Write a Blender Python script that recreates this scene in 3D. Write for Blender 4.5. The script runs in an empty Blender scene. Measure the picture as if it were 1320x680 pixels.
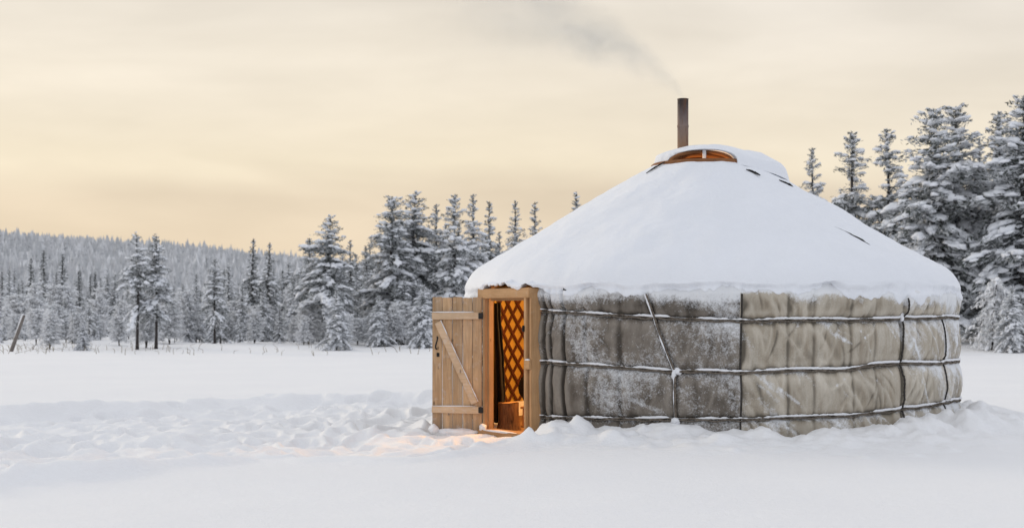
import bpy, bmesh, math, random
import numpy as np
from mathutils import Vector, Matrix

random.seed(11)
RNG = np.random.default_rng(11)
SC = bpy.context.scene
COL = SC.collection
R_ = math.radians
CAMH, FPX, HOR = 1.4, 1833.0, 410.0          # camera height, focal length in photo pixels, horizon row
YC = np.array([2.585, 18.87])                # yurt centre
YR = 3.2                                     # yurt radius
DOOR_A = -55.5                               # wall angle of the doorway (0 = towards the camera, + = right)

# ------------------------------------------------------------------ helpers
def tag(o, label=None, cat=None, group=None, kind=None):
    if label: o['label'] = label
    if cat: o['category'] = cat
    if group: o['group'] = group
    if kind: o['kind'] = kind
    return o

def empty(name, loc=(0, 0, 0), rz=0.0):
    o = bpy.data.objects.new(name, None); COL.objects.link(o)
    o.empty_display_size = 0.3
    o.location = loc; o.rotation_euler = (0, 0, rz)
    return o

def link(name, me, mat=None, parent=None, loc=None):
    o = bpy.data.objects.new(name, me); COL.objects.link(o)
    for m in (mat if isinstance(mat, (list, tuple)) else [mat] if mat else []):
        me.materials.append(m)
    if parent is not None:
        o.parent = parent
        # geometry is written in world space for fixed things: cancel the parent's own place
        M = Matrix.Identity(4); p = parent; chain = []
        while p is not None:
            chain.append(p); p = p.parent
        if loc is None:
            for c in reversed(chain): M = M @ c.matrix_basis @ Matrix.Identity(4)
            o.matrix_basis = M.inverted()
    if loc is not None: o.location = loc
    return o

def mesh_np(name, V, F, smooth=True, mats=None):
    """V (n,3); F list of arrays with equal width each"""
    me = bpy.data.meshes.new(name)
    V = np.asarray(V, dtype=np.float32)
    Fs = F if isinstance(F, list) else [F]
    Fs = [np.asarray(f, dtype=np.int32) for f in Fs if len(f)]
    me.vertices.add(len(V)); me.vertices.foreach_set('co', V.ravel())
    nl = sum(f.size for f in Fs); nf = sum(len(f) for f in Fs)
    me.loops.add(nl); me.polygons.add(nf)
    me.loops.foreach_set('vertex_index', np.concatenate([f.ravel() for f in Fs]))
    starts, o = [], 0
    for f in Fs:
        starts.append(np.arange(len(f)) * f.shape[1] + o); o += f.size
    me.polygons.foreach_set('loop_start', np.concatenate(starts).astype(np.int32))
    if mats is not None: me.polygons.foreach_set('material_index', np.asarray(mats, dtype=np.int32))
    me.polygons.foreach_set('use_smooth', np.full(nf, smooth))
    me.update(calc_edges=True); me.validate()
    return me

def grid_faces(nu, nv, wrap=False):
    i = np.arange(nu - (0 if wrap else 1)); j = np.arange(nv - 1)
    I, J = np.meshgrid(i, j, indexing='ij'); I2 = (I + 1) % nu
    return np.stack([I * nv + J, I2 * nv + J, I2 * nv + J + 1, I * nv + J + 1], -1).reshape(-1, 4)

def fattr(me, name, vals):
    a = me.attributes.new(name, 'FLOAT', 'POINT')
    a.data.foreach_set('value', np.asarray(vals, dtype=np.float32).ravel())

def _h(ix, iy, s):
    n = (ix.astype(np.int64) * 374761393 + iy.astype(np.int64) * 668265263 + s * 974711) & 0x7fffffff
    n = ((n ^ (n >> 13)) * 1274126177) & 0x7fffffff
    n = ((n ^ (n >> 16)) * 2246822519) & 0x7fffffff
    return (n & 0xffff) / 65535.0

def vnoise(x, y, s=0):
    x, y = np.broadcast_arrays(np.asarray(x, float), np.asarray(y, float))
    ix, iy = np.floor(x).astype(np.int64), np.floor(y).astype(np.int64)
    fx, fy = x - ix, y - iy
    fx = fx * fx * fx * (fx * (fx * 6 - 15) + 10); fy = fy * fy * fy * (fy * (fy * 6 - 15) + 10)
    a, b = _h(ix, iy, s), _h(ix + 1, iy, s)
    c, d = _h(ix, iy + 1, s), _h(ix + 1, iy + 1, s)
    return (a * (1 - fx) + b * fx) * (1 - fy) + (c * (1 - fx) + d * fx) * fy - 0.5

def fbm(x, y, s=0, o=4, g=0.5):
    t, a, f = 0, 1.0, 1.0
    for k in range(o):
        t = t + a * vnoise(x * f + 17.3 * k, y * f - 9.1 * k, s + k * 7); a *= g; f *= 2.03
    return t

def sstep(a, b, x):
    t = np.clip((np.asarray(x, float) - a) / (b - a), 0, 1); return t * t * (3 - 2 * t)

def at(px, py, y):
    """point of the photo at depth y"""
    return Vector(((px - 660) / FPX * y, y, CAMH - (py - HOR) / FPX * y))

# ------------------------------------------------------------------ materials
class NT:
    def __init__(s, name):
        s.m = bpy.data.materials.new(name); s.m.use_nodes = True
        s.t = s.m.node_tree; s.t.nodes.clear()
        s.out = s.n('ShaderNodeOutputMaterial')
    def n(s, typ, **kw):
        nd = s.t.nodes.new(typ)
        for k, v in kw.items():
            if hasattr(nd, k): setattr(nd, k, v)
            else: nd.inputs[k].default_value = v
        return nd
    def l(s, a, b): s.t.links.new(a, b)
    def set(s, sock, v):
        if hasattr(v, 'is_output') or isinstance(v, bpy.types.NodeSocket): s.l(v, sock)
        else: sock.default_value = v
    def coord(s, kind='Object', scale=(1, 1, 1), rot=(0, 0, 0)):
        c = s.n('ShaderNodeTexCoord'); m = s.n('ShaderNodeMapping')
        m.inputs['Scale'].default_value = scale; m.inputs['Rotation'].default_value = rot
        s.l(c.outputs[kind], m.inputs['Vector']); return m.outputs[0]
    def noise(s, vec, scale, detail=4, rough=0.55, dist=0.0):
        nd = s.n('ShaderNodeTexNoise'); s.l(vec, nd.inputs['Vector'])
        nd.inputs['Scale'].default_value = scale; nd.inputs['Detail'].default_value = detail
        nd.inputs['Roughness'].default_value = rough; nd.inputs['Distortion'].default_value = dist
        return nd.outputs['Fac']
    def ramp(s, fac, stops):
        r = s.n('ShaderNodeValToRGB'); e = r.color_ramp.elements
        while len(e) < len(stops): e.new(0.5)
        for el, (p, c) in zip(e, stops):
            el.position = p
            el.color = tuple(c) + (1,) if isinstance(c, (list, tuple)) else (c, c, c, 1)
        s.set(r.inputs[0], fac); return r.outputs[0]
    def mix(s, fac, a, b, blend='MIX'):
        x = s.n('ShaderNodeMix', data_type='RGBA', blend_type=blend)
        s.set(x.inputs['Factor'], fac)
        for k, v in ((6, a), (7, b)):
            s.set(x.inputs[k], tuple(v) + (1,) if isinstance(v, (list, tuple)) else v)
        return x.outputs[2]
    def math(s, op, a, b=0.0, c=0.0, clamp=False):
        x = s.n('ShaderNodeMath', operation=op, use_clamp=clamp)
        for k, v in enumerate((a, b, c)): s.set(x.inputs[k], v)
        return x.outputs[0]
    def attr(s, name):
        a = s.n('ShaderNodeAttribute'); a.attribute_name = name; return a.outputs['Fac']
    def bump(s, h, strength=0.5, dist=0.02):
        b = s.n('ShaderNodeBump'); b.inputs['Strength'].default_value = strength; b.inputs['Distance'].default_value = dist
        s.l(h, b.inputs['Height']); return b.outputs[0]
    def bsdf(s, color, rough=0.7, normal=None, spec=0.3, **kw):
        p = s.n('ShaderNodeBsdfPrincipled')
        s.set(p.inputs['Base Color'], tuple(color) + (1,) if isinstance(color, (list, tuple)) else color)
        s.set(p.inputs['Roughness'], rough); s.set(p.inputs['Specular IOR Level'], spec)
        if normal is not None: s.l(normal, p.inputs['Normal'])
        for k, v in kw.items(): s.set(p.inputs[k], v)
        s.l(p.outputs[0], s.out.inputs['Surface']); return s.m

def mat_snow(name, base=(.80, .815, .85), bump=.5, scale=1.0):
    s = NT(name); v = s.coord('Object')
    a = s.noise(v, 2.2 * scale, 5, .6); b = s.noise(v, 38 * scale, 4, .65); c = s.noise(v, 190 * scale, 2, .6)
    col = s.mix(s.ramp(a, [(.3, 0), (.7, 1)]), tuple(x * .955 for x in base), base)
    col = s.mix(s.ramp(c, [(.4, 0), (.75, 1)]), col, tuple(min(.9, x * 1.05) for x in base))
    h = s.math('ADD', s.math('MULTIPLY', b, .55), s.math('MULTIPLY', c, .3))
    return s.bsdf(col, .62, s.bump(h, bump, .02), .25)

def mat_ground():
    s = NT('snow_ground_mat'); v = s.coord('Object')
    a = s.noise(v, .35, 5, .6); d = s.noise(s.coord('Object', (1, 2.4, 1), (0, 0, .35)), 5.5, 5, .62)
    b = s.noise(v, 26, 4, .65); c = s.noise(v, 140, 2, .6)
    col = s.mix(s.ramp(a, [(.3, 0), (.7, 1)]), (.83, .833, .848), (.86, .862, .872))
    h = s.math('ADD', s.math('MULTIPLY', d, .9), s.math('ADD', s.math('MULTIPLY', b, .4), s.math('MULTIPLY', c, .2)))
    return s.bsdf(col, .6, s.bump(h, .65, .035), .25)

def mat_wood(name, c0, c1, along='Z', frost=0.0, scale=1.0, rough=.75, weather=0):
    s = NT(name)
    st = {'X': (1.2, 16, 16), 'Y': (16, 1.2, 16), 'Z': (16, 16, 1.2)}[along]
    v = s.coord('Object', tuple(q * scale for q in st)); v2 = s.coord('Object')
    g = s.noise(v, 1.6, 6, .65, 1.2); k = s.noise(v2, 2.3, 4, .6); f = s.noise(v, 6.0, 3, .6)
    col = s.mix(s.ramp(g, [(.32, 0), (.68, 1)]), c0, c1)
    col = s.mix(s.ramp(k, [(.35, .0), (.75, .55)]), col, tuple(x * .55 for x in c0))
    col = s.mix(s.math('MULTIPLY', s.attr('tone'), 1.0), col, tuple(x * .42 for x in c0))
    if weather:
        sx = s.n('ShaderNodeSeparateXYZ'); s.l(s.coord('Object'), sx.inputs[0])
        st2 = s.noise(s.coord('Object', (14, 14, .8)), 1.3, 4, .6)
        low = s.math('ADD', s.math('MULTIPLY', sx.outputs[2], -1.6), s.math('MULTIPLY_ADD', st2, 1.6, -.25))
        col = s.mix(s.ramp(low, [(.15, 0), (.6, .75)]), col, (.17, .135, .105))
        gy = s.noise(s.coord('Object', (9, 9, .7)), 1.1, 5, .65)
        col = s.mix(s.ramp(gy, [(.50, 0), (.72, .45)]), col, (.42, .35, .27))
        col = s.mix(s.ramp(gy, [(.28, .55), (.42, 0)]), col, (.22, .13, .07))
    # knots
    vo = s.n('ShaderNodeTexVoronoi'); s.l(s.coord('Object', (7, 7, 3.2)), vo.inputs['Vector']); vo.inputs['Scale'].default_value = 1.0
    col = s.mix(s.ramp(vo.outputs['Distance'], [(.035, .85), (.11, 0)]), col, tuple(x * .2 for x in c0))
    if frost:
        fr = s.noise(v2, 9, 6, .75)
        col = s.mix(s.ramp(fr, [(.62 - frost * .2, 0), (.72, frost)]), col, (.72, .73, .76))
    return s.bsdf(col, rough, s.bump(s.math('ADD', s.math('MULTIPLY', g, .6), s.math('MULTIPLY', f, .4)), .5, .006), .25)

def mat_cloth(name, c0, c1, c2, fibre, stretch=(1, 1, 1)):
    s = NT(name); v = s.coord('Object'); vz = s.coord('Object', stretch)
    a = s.noise(v, 1.7, 6, .62, .4); b = s.noise(vz, 7, 6, .68); c = s.noise(v, 60, 3, .7); d = s.noise(v, 17, 6, .78)
    col = s.mix(s.ramp(a, [(.3, 0), (.7, 1)]), c0, c1)
    col = s.mix(s.ramp(b, [(.36, .75), (.66, 0)]), col, c2)
    col = s.mix(s.ramp(c, [(.35, .35), (.7, 0)]), col, tuple(x * .45 for x in c0))
    # shade painted into the creases, sheen and wear on the ridges, frost where snow dust has caught on the cloth
    col = s.mix(s.attr('sheen_wear'), col, tuple(min(.8, x * 1.35) for x in c1))
    w2 = s.noise(s.coord('Object', (1, 1, .7), (0, -.4, 1.3)), 2.6, 5, .65, .6)
    col = s.mix(s.ramp(w2, [(.28, .55), (.45, 0)]), col, tuple(x * .6 for x in c2))
    col = s.mix(s.attr('shade_tone'), col, tuple(x * .30 for x in c0))
    fr = s.math('ADD', s.attr('frost'), s.math('MULTIPLY_ADD', d, 1.5, -.75))
    fr = s.math('ADD', fr, s.math('MULTIPLY_ADD', c, .9, -.45))
    fm = s.ramp(fr, [(.36, 0), (.95, .92)])
    col = s.mix(fm, col, (.76, .775, .80))
    h = s.math('ADD', s.math('MULTIPLY', b, .5), s.math('ADD', s.math('MULTIPLY', c, fibre), s.math('MULTIPLY', fm, .4)))
    return s.bsdf(col, .9, s.bump(h, .7, .012), .12)

def mat_plain(name, c, rough=.8, var=.35, scale=6, spec=.2, bump=.3, **kw):
    s = NT(name); v = s.coord('Object'); a = s.noise(v, scale, 5, .65); b = s.noise(v, scale * 7, 3, .6)
    col = s.mix(s.ramp(a, [(.3, 0), (.7, 1)]), tuple(x * (1 - var) for x in c), tuple(min(1, x * (1 + var)) for x in c))
    return s.bsdf(col, rough, s.bump(b, bump, .01), spec, **kw)

def mat_tree(name, c0, c1, rv=.5, rough=.85):
    """foliage / frost with a different tone per tree and per clump"""
    s = NT(name); oi = s.n('ShaderNodeObjectInfo'); v = s.coord('Object')
    a = s.noise(v, .9, 3, .6)
    f = s.math('ADD', s.math('MULTIPLY', oi.outputs['Random'], rv), s.math('MULTIPLY_ADD', s.ramp(a, [(.3, 0), (.7, 1)]), 1 - rv, 0))
    return s.bsdf(s.mix(f, c0, c1), rough, None, .15)

def mat_pipe():
    s = NT('stovepipe_steel'); v = s.coord('Object'); a = s.noise(v, 5, 6, .7); b = s.noise(s.coord('Object', (9, 9, 1.5)), 3, 5, .7)
    sx = s.n('ShaderNodeSeparateXYZ'); s.l(s.coord('Object'), sx.inputs[0])
    z = s.math('MULTIPLY_ADD', sx.outputs[2], 1 / .75, -3.5 / .75)      # 0 at the roof, 1 at the top
    z = s.math('ADD', z, s.math('MULTIPLY_ADD', a, .5, -.25))
    col = s.ramp(z, [(.0, (.30, .13, .045)), (.3, (.26, .16, .10)), (.55, (.21, .155, .135)), (.85, (.10, .075, .072)), (1, (.035, .027, .026))])
    col = s.mix(s.ramp(b, [(.48, 0), (.66, .8)]), col, (.12, .05, .022))
    return s.bsdf(col, .6, s.bump(a, .3, .01), .4, Metallic=.25)

M = {}
M['roof_snow'] = mat_snow('roof_snow_mat', (.80, .82, .865), .6)
M['snow'] = mat_snow('snow_lump_mat', (.82, .83, .86), .6, 1.6)
M['ground'] = mat_ground()
M['felt'] = mat_cloth('grey_felt', (.185, .158, .13), (.30, .27, .235), (.10, .083, .068), .9, (1.6, 1.6, .5))
M['canvas'] = mat_cloth('beige_canvas', (.42, .37, .295), (.55, .51, .44), (.33, .27, .20), .25, (2.2, 2.2, .35))
M['rope'] = mat_plain('weathered_rope', (.16, .135, .11), .9, .5, 30, .1, .8)
M['dark_rope'] = mat_plain('dark_rope', (.055, .05, .045), .9, .5, 30, .1, .8)
M['plank'] = mat_wood('door_plank', (.42, .265, .145), (.70, .475, .28), 'Z', .3, weather=1)
M['batten'] = mat_wood('door_batten', (.56, .39, .24), (.74, .56, .39), 'X', .35)
M['frame'] = mat_wood('frame_pine', (.46, .26, .12), (.62, .38, .20), 'Z', .12)
M['frame_h'] = mat_wood('frame_pine_across', (.46, .26, .12), (.62, .38, .20), 'X', .2)
M['lath'] = mat_wood('lattice_lath', (.08, .024, .010), (.13, .04, .017), 'Z', 0, .5)
M['liner'] = mat_plain('inner_canvas', (.50, .32, .075), .9, .15, 5, .1, .3)
M['floor'] = mat_wood('floor_board', (.20, .11, .05), (.28, .16, .08), 'X', 0)
M['bark_log'] = mat_wood('log_bark', (.05, .024, .012), (.24, .12, .055), 'Z', 0, 2.2, .9)
M['log_end'] = mat_plain('log_end_grain', (.50, .28, .11), .8, .3, 25)
M['curtain'] = mat_plain('dark_wool', (.012, .010, .009), .95, .4, 8)
M['iron'] = mat_plain('black_iron', (.03, .028, .027), .55, .4, 20, .4, .3, Metallic=.6)
M['tarp'] = mat_plain('dark_cover', (.02, .019, .018), .8, .4, 12)
M['crown'] = mat_wood('crown_wood', (.17, .07, .028), (.30, .13, .05), 'X', 0, .6)
M['pipe'] = mat_pipe()
M['trunk'] = mat_plain('pine_bark', (.050, .044, .042), .95, .5, 5, .1, .6)
M['needle'] = mat_tree('pine_needles', (.06, .07, .062), (.15, .16, .155))
M['frostneedle'] = mat_tree('frosted_needles', (.38, .395, .41), (.62, .635, .65))
M['treesnow'] = mat_tree('branch_snow', (.76, .78, .82), (.83, .84, .87), .4)
M['twig'] = mat_tree('frosted_twigs', (.76, .77, .785), (.84, .845, .86))
M['farneedle'] = mat_tree('hazed_needles', (.42, .43, .445), (.52, .53, .545))  # needles lightened: distance haze is put into their colour
M['farfrost_haze'] = mat_plain('hazed_frosted_crowns', (.61, .615, .63), .95, .28, .05, .05, 0)  # frost colour with distance haze painted in
M['hill'] = mat_plain('hill_snow', (.66, .665, .68), .95, .15, .03, .05, 0)
M['post'] = mat_wood('grey_post', (.15, .13, .115), (.25, .22, .20), 'Z', .3)
M['grass'] = mat_plain('dry_grass', (.24, .20, .14), .9, .4, 9)

# ------------------------------------------------------------------ ground
WPX = [(-12, 15.0, 7.0), (-7.1, 19.7, 9.9), (-5.2, 22.8, 11.2), (-4.3, 24, 11.9), (-3.3, 25.2, 13.1), (-2.4, 25.6, 14.0), (-.77, 25.4, 14.6), (.3, 20, 15.7)]
_wx = [q[0] for q in WPX]; _wu = [q[1] for q in WPX]; _wl = [q[2] for q in WPX]
CREST_A = [-180, -75, -66, -45, -42, -38, -30, -14, 0, 20, 40, 60, 90, 180]
CREST_H = [.28, .12, .01, .01, .14, .27, .19, .175, .175, .18, .245, .29, .29, .28]

def ground_z(x, y):
    x = np.asarray(x, float); y = np.asarray(y, float)
    dx, dy = x - YC[0], y - YC[1]
    r = np.hypot(dx, dy); ang = np.degrees(np.arctan2(dx, -dy))
    far = sstep(30, 60, y)
    z = .10 * fbm(x * .11, y * .11, 3, 3) + .022 * fbm(x * .8, y * .8, 5, 3) * (1 - far)
    z = z * sstep(2.0, 6.0, np.hypot(x - .0, y - 16.5) ) 
    # low drifts on the open snow and the shore below the trees
    z = z + .05 * fbm(x * .35, y * .9, 6, 3) * sstep(20, 34, y) * (1 - sstep(60, 75, y))
    z = z + (.16 + .3 * fbm(x * .09, 3.0, 9, 3)) * sstep(57, 66, y + 3 * vnoise(x * .2, 0, 4))
    z = z + 1.0 * sstep(19, 27, x * 70 / np.maximum(y, 20)) * sstep(58, 82, y)
    z = z + .16 * fbm(x * .5, y * .5, 8, 3) * sstep(62, 68, y)
    # bank thrown up against the wall
    hb = np.interp(ang, CREST_A, CREST_H)
    rr = np.maximum(r - YR, 0)
    lump = 1 + .45 * fbm(x * 1.7, y * 1.7, 21, 3) + .30 * fbm(ang * .15, r * 1.3, 23, 2)
    bank = hb * lump * np.exp(-(rr / (.95 + .35 * vnoise(ang * .07, 1, 2))) ** 1.7)
    z = z + np.where(r > YR - .35, bank, 0)
    bl = np.exp(-((rr - .35) / .7) ** 2) * sstep(-50, -40, ang) * (1 - sstep(75, 100, ang))
    z = z + bl * (.11 * fbm(x * 2.6, y * 2.6, 27, 4, .55) + .02 * fbm(x * 9, y * 9, 29, 3))
    z = np.where(r < YR - .3, -.12, z)
    for lx, ly, lr, lh in ((.80, 15.95, .13, .11), (.62, 15.95, .16, .06), (1.05, 15.75, .16, .07), (4.55, 15.55, .22, .06), (5.25, 16.3, .2, .08), (3.4, 15.2, .3, .04)):
        z = z + lh * np.exp(-(np.hypot(x - lx, y - ly) / lr) ** 4)
    # trodden way in front of the door
    up = np.interp(x, _wx, _wu) + .9 * fbm(x * .9, y * .2, 31, 3); lo = np.interp(x, _wx, _wl) + .8 * fbm(x * 1.1, y * .15, 33, 3)
    m = sstep(0, 1.0, up - y) * sstep(0, .5, y - lo) * (1 - sstep(.15, .55, x)) * np.where(r < YR + .12, 0, 1)
    edge = np.exp(-((up - y) / .38) ** 2) + 1.0 * np.exp(-((y - lo) / .24) ** 2) * (1 - sstep(-4.2, -2.6, x)) + .35 * np.exp(-((y - lo) / .28) ** 2) * sstep(-4.2, -2.6, x)
    edge = edge * (1 - sstep(.1, .5, x)) * sstep(.1, .6, r - YR)
    z = z - .10 * m + .13 * edge * (.55 + .9 * np.clip(.5 + fbm(x * 1.7, y * 1.7, 41, 3), 0, 1.2))
    q = fbm(x * 1.4, y * 1.3, 35, 3); q2 = fbm(x * 3.4, y * 2.6, 37, 2)
    soft = .35 + .65 * sstep(-.25, .25, fbm(x * .55, y * .55, 39, 2))
    z = z + m * soft * (.15 * q + .07 * q2)
    dn = np.exp(-(np.hypot(x + .72, y - 16.55) / .75) ** 4)          # trampled flat before the doorstep
    z = z * (1 - dn) + dn * (-.03 + .02 * fbm(x * 4, y * 4, 43, 3))
    return z

def build_ground():
    def axis(lo, hi, step, out):
        core = np.arange(lo, hi, step); a = [core[-1]]; d = step
        b = [core[0]]; d2 = step
        while a[-1] < out[1]: d *= 1.09; a.append(a[-1] + d)
        while b[-1] > out[0]: d2 *= 1.09; b.append(b[-1] - d2)
        return np.concatenate([b[:0:-1], core, a[1:]])
    xs = axis(-8.2, 8.6, .032, (-2600, 2600)); ys = axis(8.6, 26.5, .034, (-300, 3000))
    X, Y = np.meshgrid(xs, ys, indexing='ij'); Z = ground_z(X, Y)
    # single footprints: a dent with a raised rim
    rg = np.random.default_rng(5)
    n = 0; DENT = np.zeros_like(Z); RIM = np.zeros_like(Z)
    while n < 640:
        x = rg.uniform(-8, .35); up = np.interp(x, _wx, _wu); lo = np.interp(x, _wx, _wl)
        y = lo + (up - lo) * rg.beta(1.6, 1.9)
        if math.hypot(x - YC[0], y - YC[1]) < YR + .35: continue
        n += 1
        rx, ry = rg.uniform(.09, .17), rg.uniform(.13, .26); th = rg.uniform(-.9, .9) + 1.4; dp = rg.uniform(.06, .165)
        i0, i1 = np.searchsorted(xs, [x - .7, x + .7]); j0, j1 = np.searchsorted(ys, [y - .7, y + .7])
        DX, DY = X[i0:i1, j0:j1] - x, Y[i0:i1, j0:j1] - y
        u, v = DX * math.cos(th) + DY * math.sin(th), -DX * math.sin(th) + DY * math.cos(th)
        q = np.sqrt((u / ry) ** 2 + (v / rx) ** 2)
        D = DENT[i0:i1, j0:j1]; np.minimum(D, -dp * np.exp(-q ** 4), out=D)
        Q = RIM[i0:i1, j0:j1]; np.maximum(Q, dp * .38 * np.exp(-((q - 1.4) / .42) ** 2) * (1 + .9 * vnoise(DX * 4 + n, DY * 4, 2)), out=Q)
    k_ = np.array([0, 1, 2, 1, 0]) / 4.
    H = DENT + RIM
    for ax_ in (0, 1):
        H = sum(w_ * np.roll(H, o_ - 2, ax_) for o_, w_ in enumerate(k_))
    Z += H
    # crumbs of kicked-up snow
    for k in range(420):
        if k < 170:
            a = R_(rg.uniform(-46, 70)); rr = YR + .12 + abs(rg.normal(0, .42)); x, y = YC[0] + rr * math.sin(a), YC[1] - rr * math.cos(a)
        else:
            x = rg.uniform(-7, .5); up = np.interp(x, _wx, _wu); lo = np.interp(x, _wx, _wl); y = lo + (up - lo) * rg.uniform(-.03, 1.03)
        s = rg.uniform(.025, .085) * (1.0 if k < 170 else .8)
        if math.hypot(x - YC[0], y - YC[1]) < YR + .1: continue
        i0, i1 = np.searchsorted(xs, [x - .3, x + .3]); j0, j1 = np.searchsorted(ys, [y - .3, y + .3])
        q = np.hypot(X[i0:i1, j0:j1] - x, Y[i0:i1, j0:j1] - y) / s
        Z[i0:i1, j0:j1] += s * .42 * np.exp(-q ** 2)
    me = mesh_np('snow_field', np.stack([X, Y, Z], -1).reshape(-1, 3), grid_faces(len(xs), len(ys)))
    o = link('snow_ground', me, M['ground']); tag(o, kind='structure')
build_ground()

# ------------------------------------------------------------------ yurt
yurt = empty('yurt', (YC[0], YC[1], 0))
tag(yurt, 'round felt and canvas yurt under thick snow with its plank door standing open', 'yurt')

def ring_pt(a_deg, r, z):
    a = np.radians(a_deg); return np.stack(np.broadcast_arrays(YC[0] + r * np.sin(a), YC[1] - r * np.cos(a), z), -1)

KA = [-180, -100, -45, -20, -14, 0, 20, 36.5, 60, 100, 180]
ROPE_Z = {'top': [1.42, 1.45, 1.49, 1.415, 1.395, 1.374, 1.378, 1.392, 1.405, 1.41, 1.42],
          'mid': [.86, .87, .885, .83, .80, .812, .832, .88, .868, .86, .86],
          'low': [.33, .30, .25, .275, .28, .288, .305, .355, .385, .38, .33]}
def rz(k, a): return np.interp(a, KA, ROPE_Z[k])

def wall_r(a, z):
    """outer face of the wall cloth; a in degrees, z in metres"""
    s = np.radians(a) * YR
    zt, zm, zl = rz('top', a), rz('mid', a), rz('low', a)
    def pil(lo, hi): 
        u = np.clip((z - lo) / (hi - lo), 0, 1); return (4 * u * (1 - u)) ** .55
    canvas = sstep(-1.6, -.8, a) * (1 - sstep(250, 251, a))
    p = np.where(z > zt, pil(zt, 1.98 + 0 * zt) * 1.15, np.where(z > zm, pil(zm, zt), np.where(z > zl, pil(zl, zm), pil(zl - .5, zl))))
    r = YR - .075 + p * (.072 + .035 * vnoise(s * .8, z * .7, 51))
    r = r - .012 * sstep(.6, 1.4, z)
    # gathers running away from the ropes, and long soft folds
    near = np.exp(-np.minimum(np.minimum(abs(z - zt), abs(z - zm)), abs(z - zl)) / .14)
    r = r + .022 * near * fbm(s * 5.5 + .5 * z, z * .9, 53, 3)
    r = r + .030 * fbm(s * 1.5, z * 1.1, 55, 4)
    ridg = 1 - 2 * np.abs(fbm(s * 2.2 + z * 1.3 * np.sign(vnoise(s * .7, 0, 58)), z * .75, 57, 4))
    r = r + canvas * .026 * (ridg ** 3)
    r = r + (1 - canvas) * .03 * fbm(s * 2.6, z * 2.6, 59, 4)
    top = sstep(0, .1, z - zt)
    r = r + top * (.06 * np.abs(fbm(s * 2.4 - z * 1.1, z * 1.4, 61, 3)) + .02 * fbm(s * 7, z * 1.5, 63, 2))
    # upright folds in the felt by the door, and the dark seams
    for a0, w, d in ((-44.2, .028, .05), (-42.3, .020, .055), (-38.6, .022, .06), (-33.5, .03, .018), (-25.5, .04, .02)):
        c = a0 + .9 * fbm(z * 1.6, a0, 65, 2)
        r = r - d * np.exp(-(((a - c) * YR * math.pi / 180) / w) ** 2)
    c = -1.2 + .25 * fbm(z * 2, 1, 67, 2)
    r = r + .022 * sstep(-.25, .05, c - a) * np.exp(-np.clip(c - a, 0, 9) / 6)
    for a0, d in ((8.5, .010), (14.0, .008), (23.0, .010), (29.0, .007)):
        r = r - d * np.exp(-(((a - a0 - .5 * fbm(z, a0, 69, 2)) * YR * math.pi / 180) / .02) ** 2)
    for a0 in (36.5, 55.6): r = r - .025 * np.exp(-(((a - a0) * YR * math.pi / 180) / .035) ** 2)
    vr = vrope_a(z)
    r = r + folds(a, z)
    r = r - .022 * np.exp(-(((a - vr) * YR * math.pi / 180) / .035) ** 2)
    return r

_rf = np.random.default_rng(77); FOLDS = []
for _ in range(230):
    a_ = _rf.uniform(-46, 75); can = a_ > -1.2
    if not can and _rf.random() < .45: continue
    base_ = _rf.choice([.3, .82, .82, 1.38, 1.38, 1.60]); up_ = _rf.choice([-1, 1])
    L_ = _rf.uniform(.10, .34) * (1.0 if can else 1.2); z_ = base_ + up_ * L_ * _rf.uniform(.5, 1.0)
    FOLDS.append((a_, z_, L_ * .6, _rf.normal(0, .38 if base_ < 1.5 else .6), _rf.uniform(.010, .024) * (1 if can else 1.7), _rf.uniform(.004, .012) * _rf.choice([-1, -1, 1, 1, 1])))
def folds(a, z):
    out = np.zeros(np.broadcast(a, z).shape); s = np.radians(a) * YR
    a, z = np.broadcast_arrays(a, z)
    for (a0, z0, L, th, w, h) in FOLDS:
        k = np.abs(a - a0) < 9
        if not k.any(): continue
        ds, dz = np.radians(a[k] - a0) * YR, z[k] - z0
        u = dz * math.cos(th) + ds * math.sin(th); v = ds * math.cos(th) - dz * math.sin(th) + .12 * u * u / L
        out[k] += h * np.exp(-(v / w) ** 2) * np.exp(-(u / L) ** 4)
    return out

def vrope_a(z): return np.interp(z, [.2, .80, 1.39, 1.75], [-13.9, -14.1, -18.2, -20.3])

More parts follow.
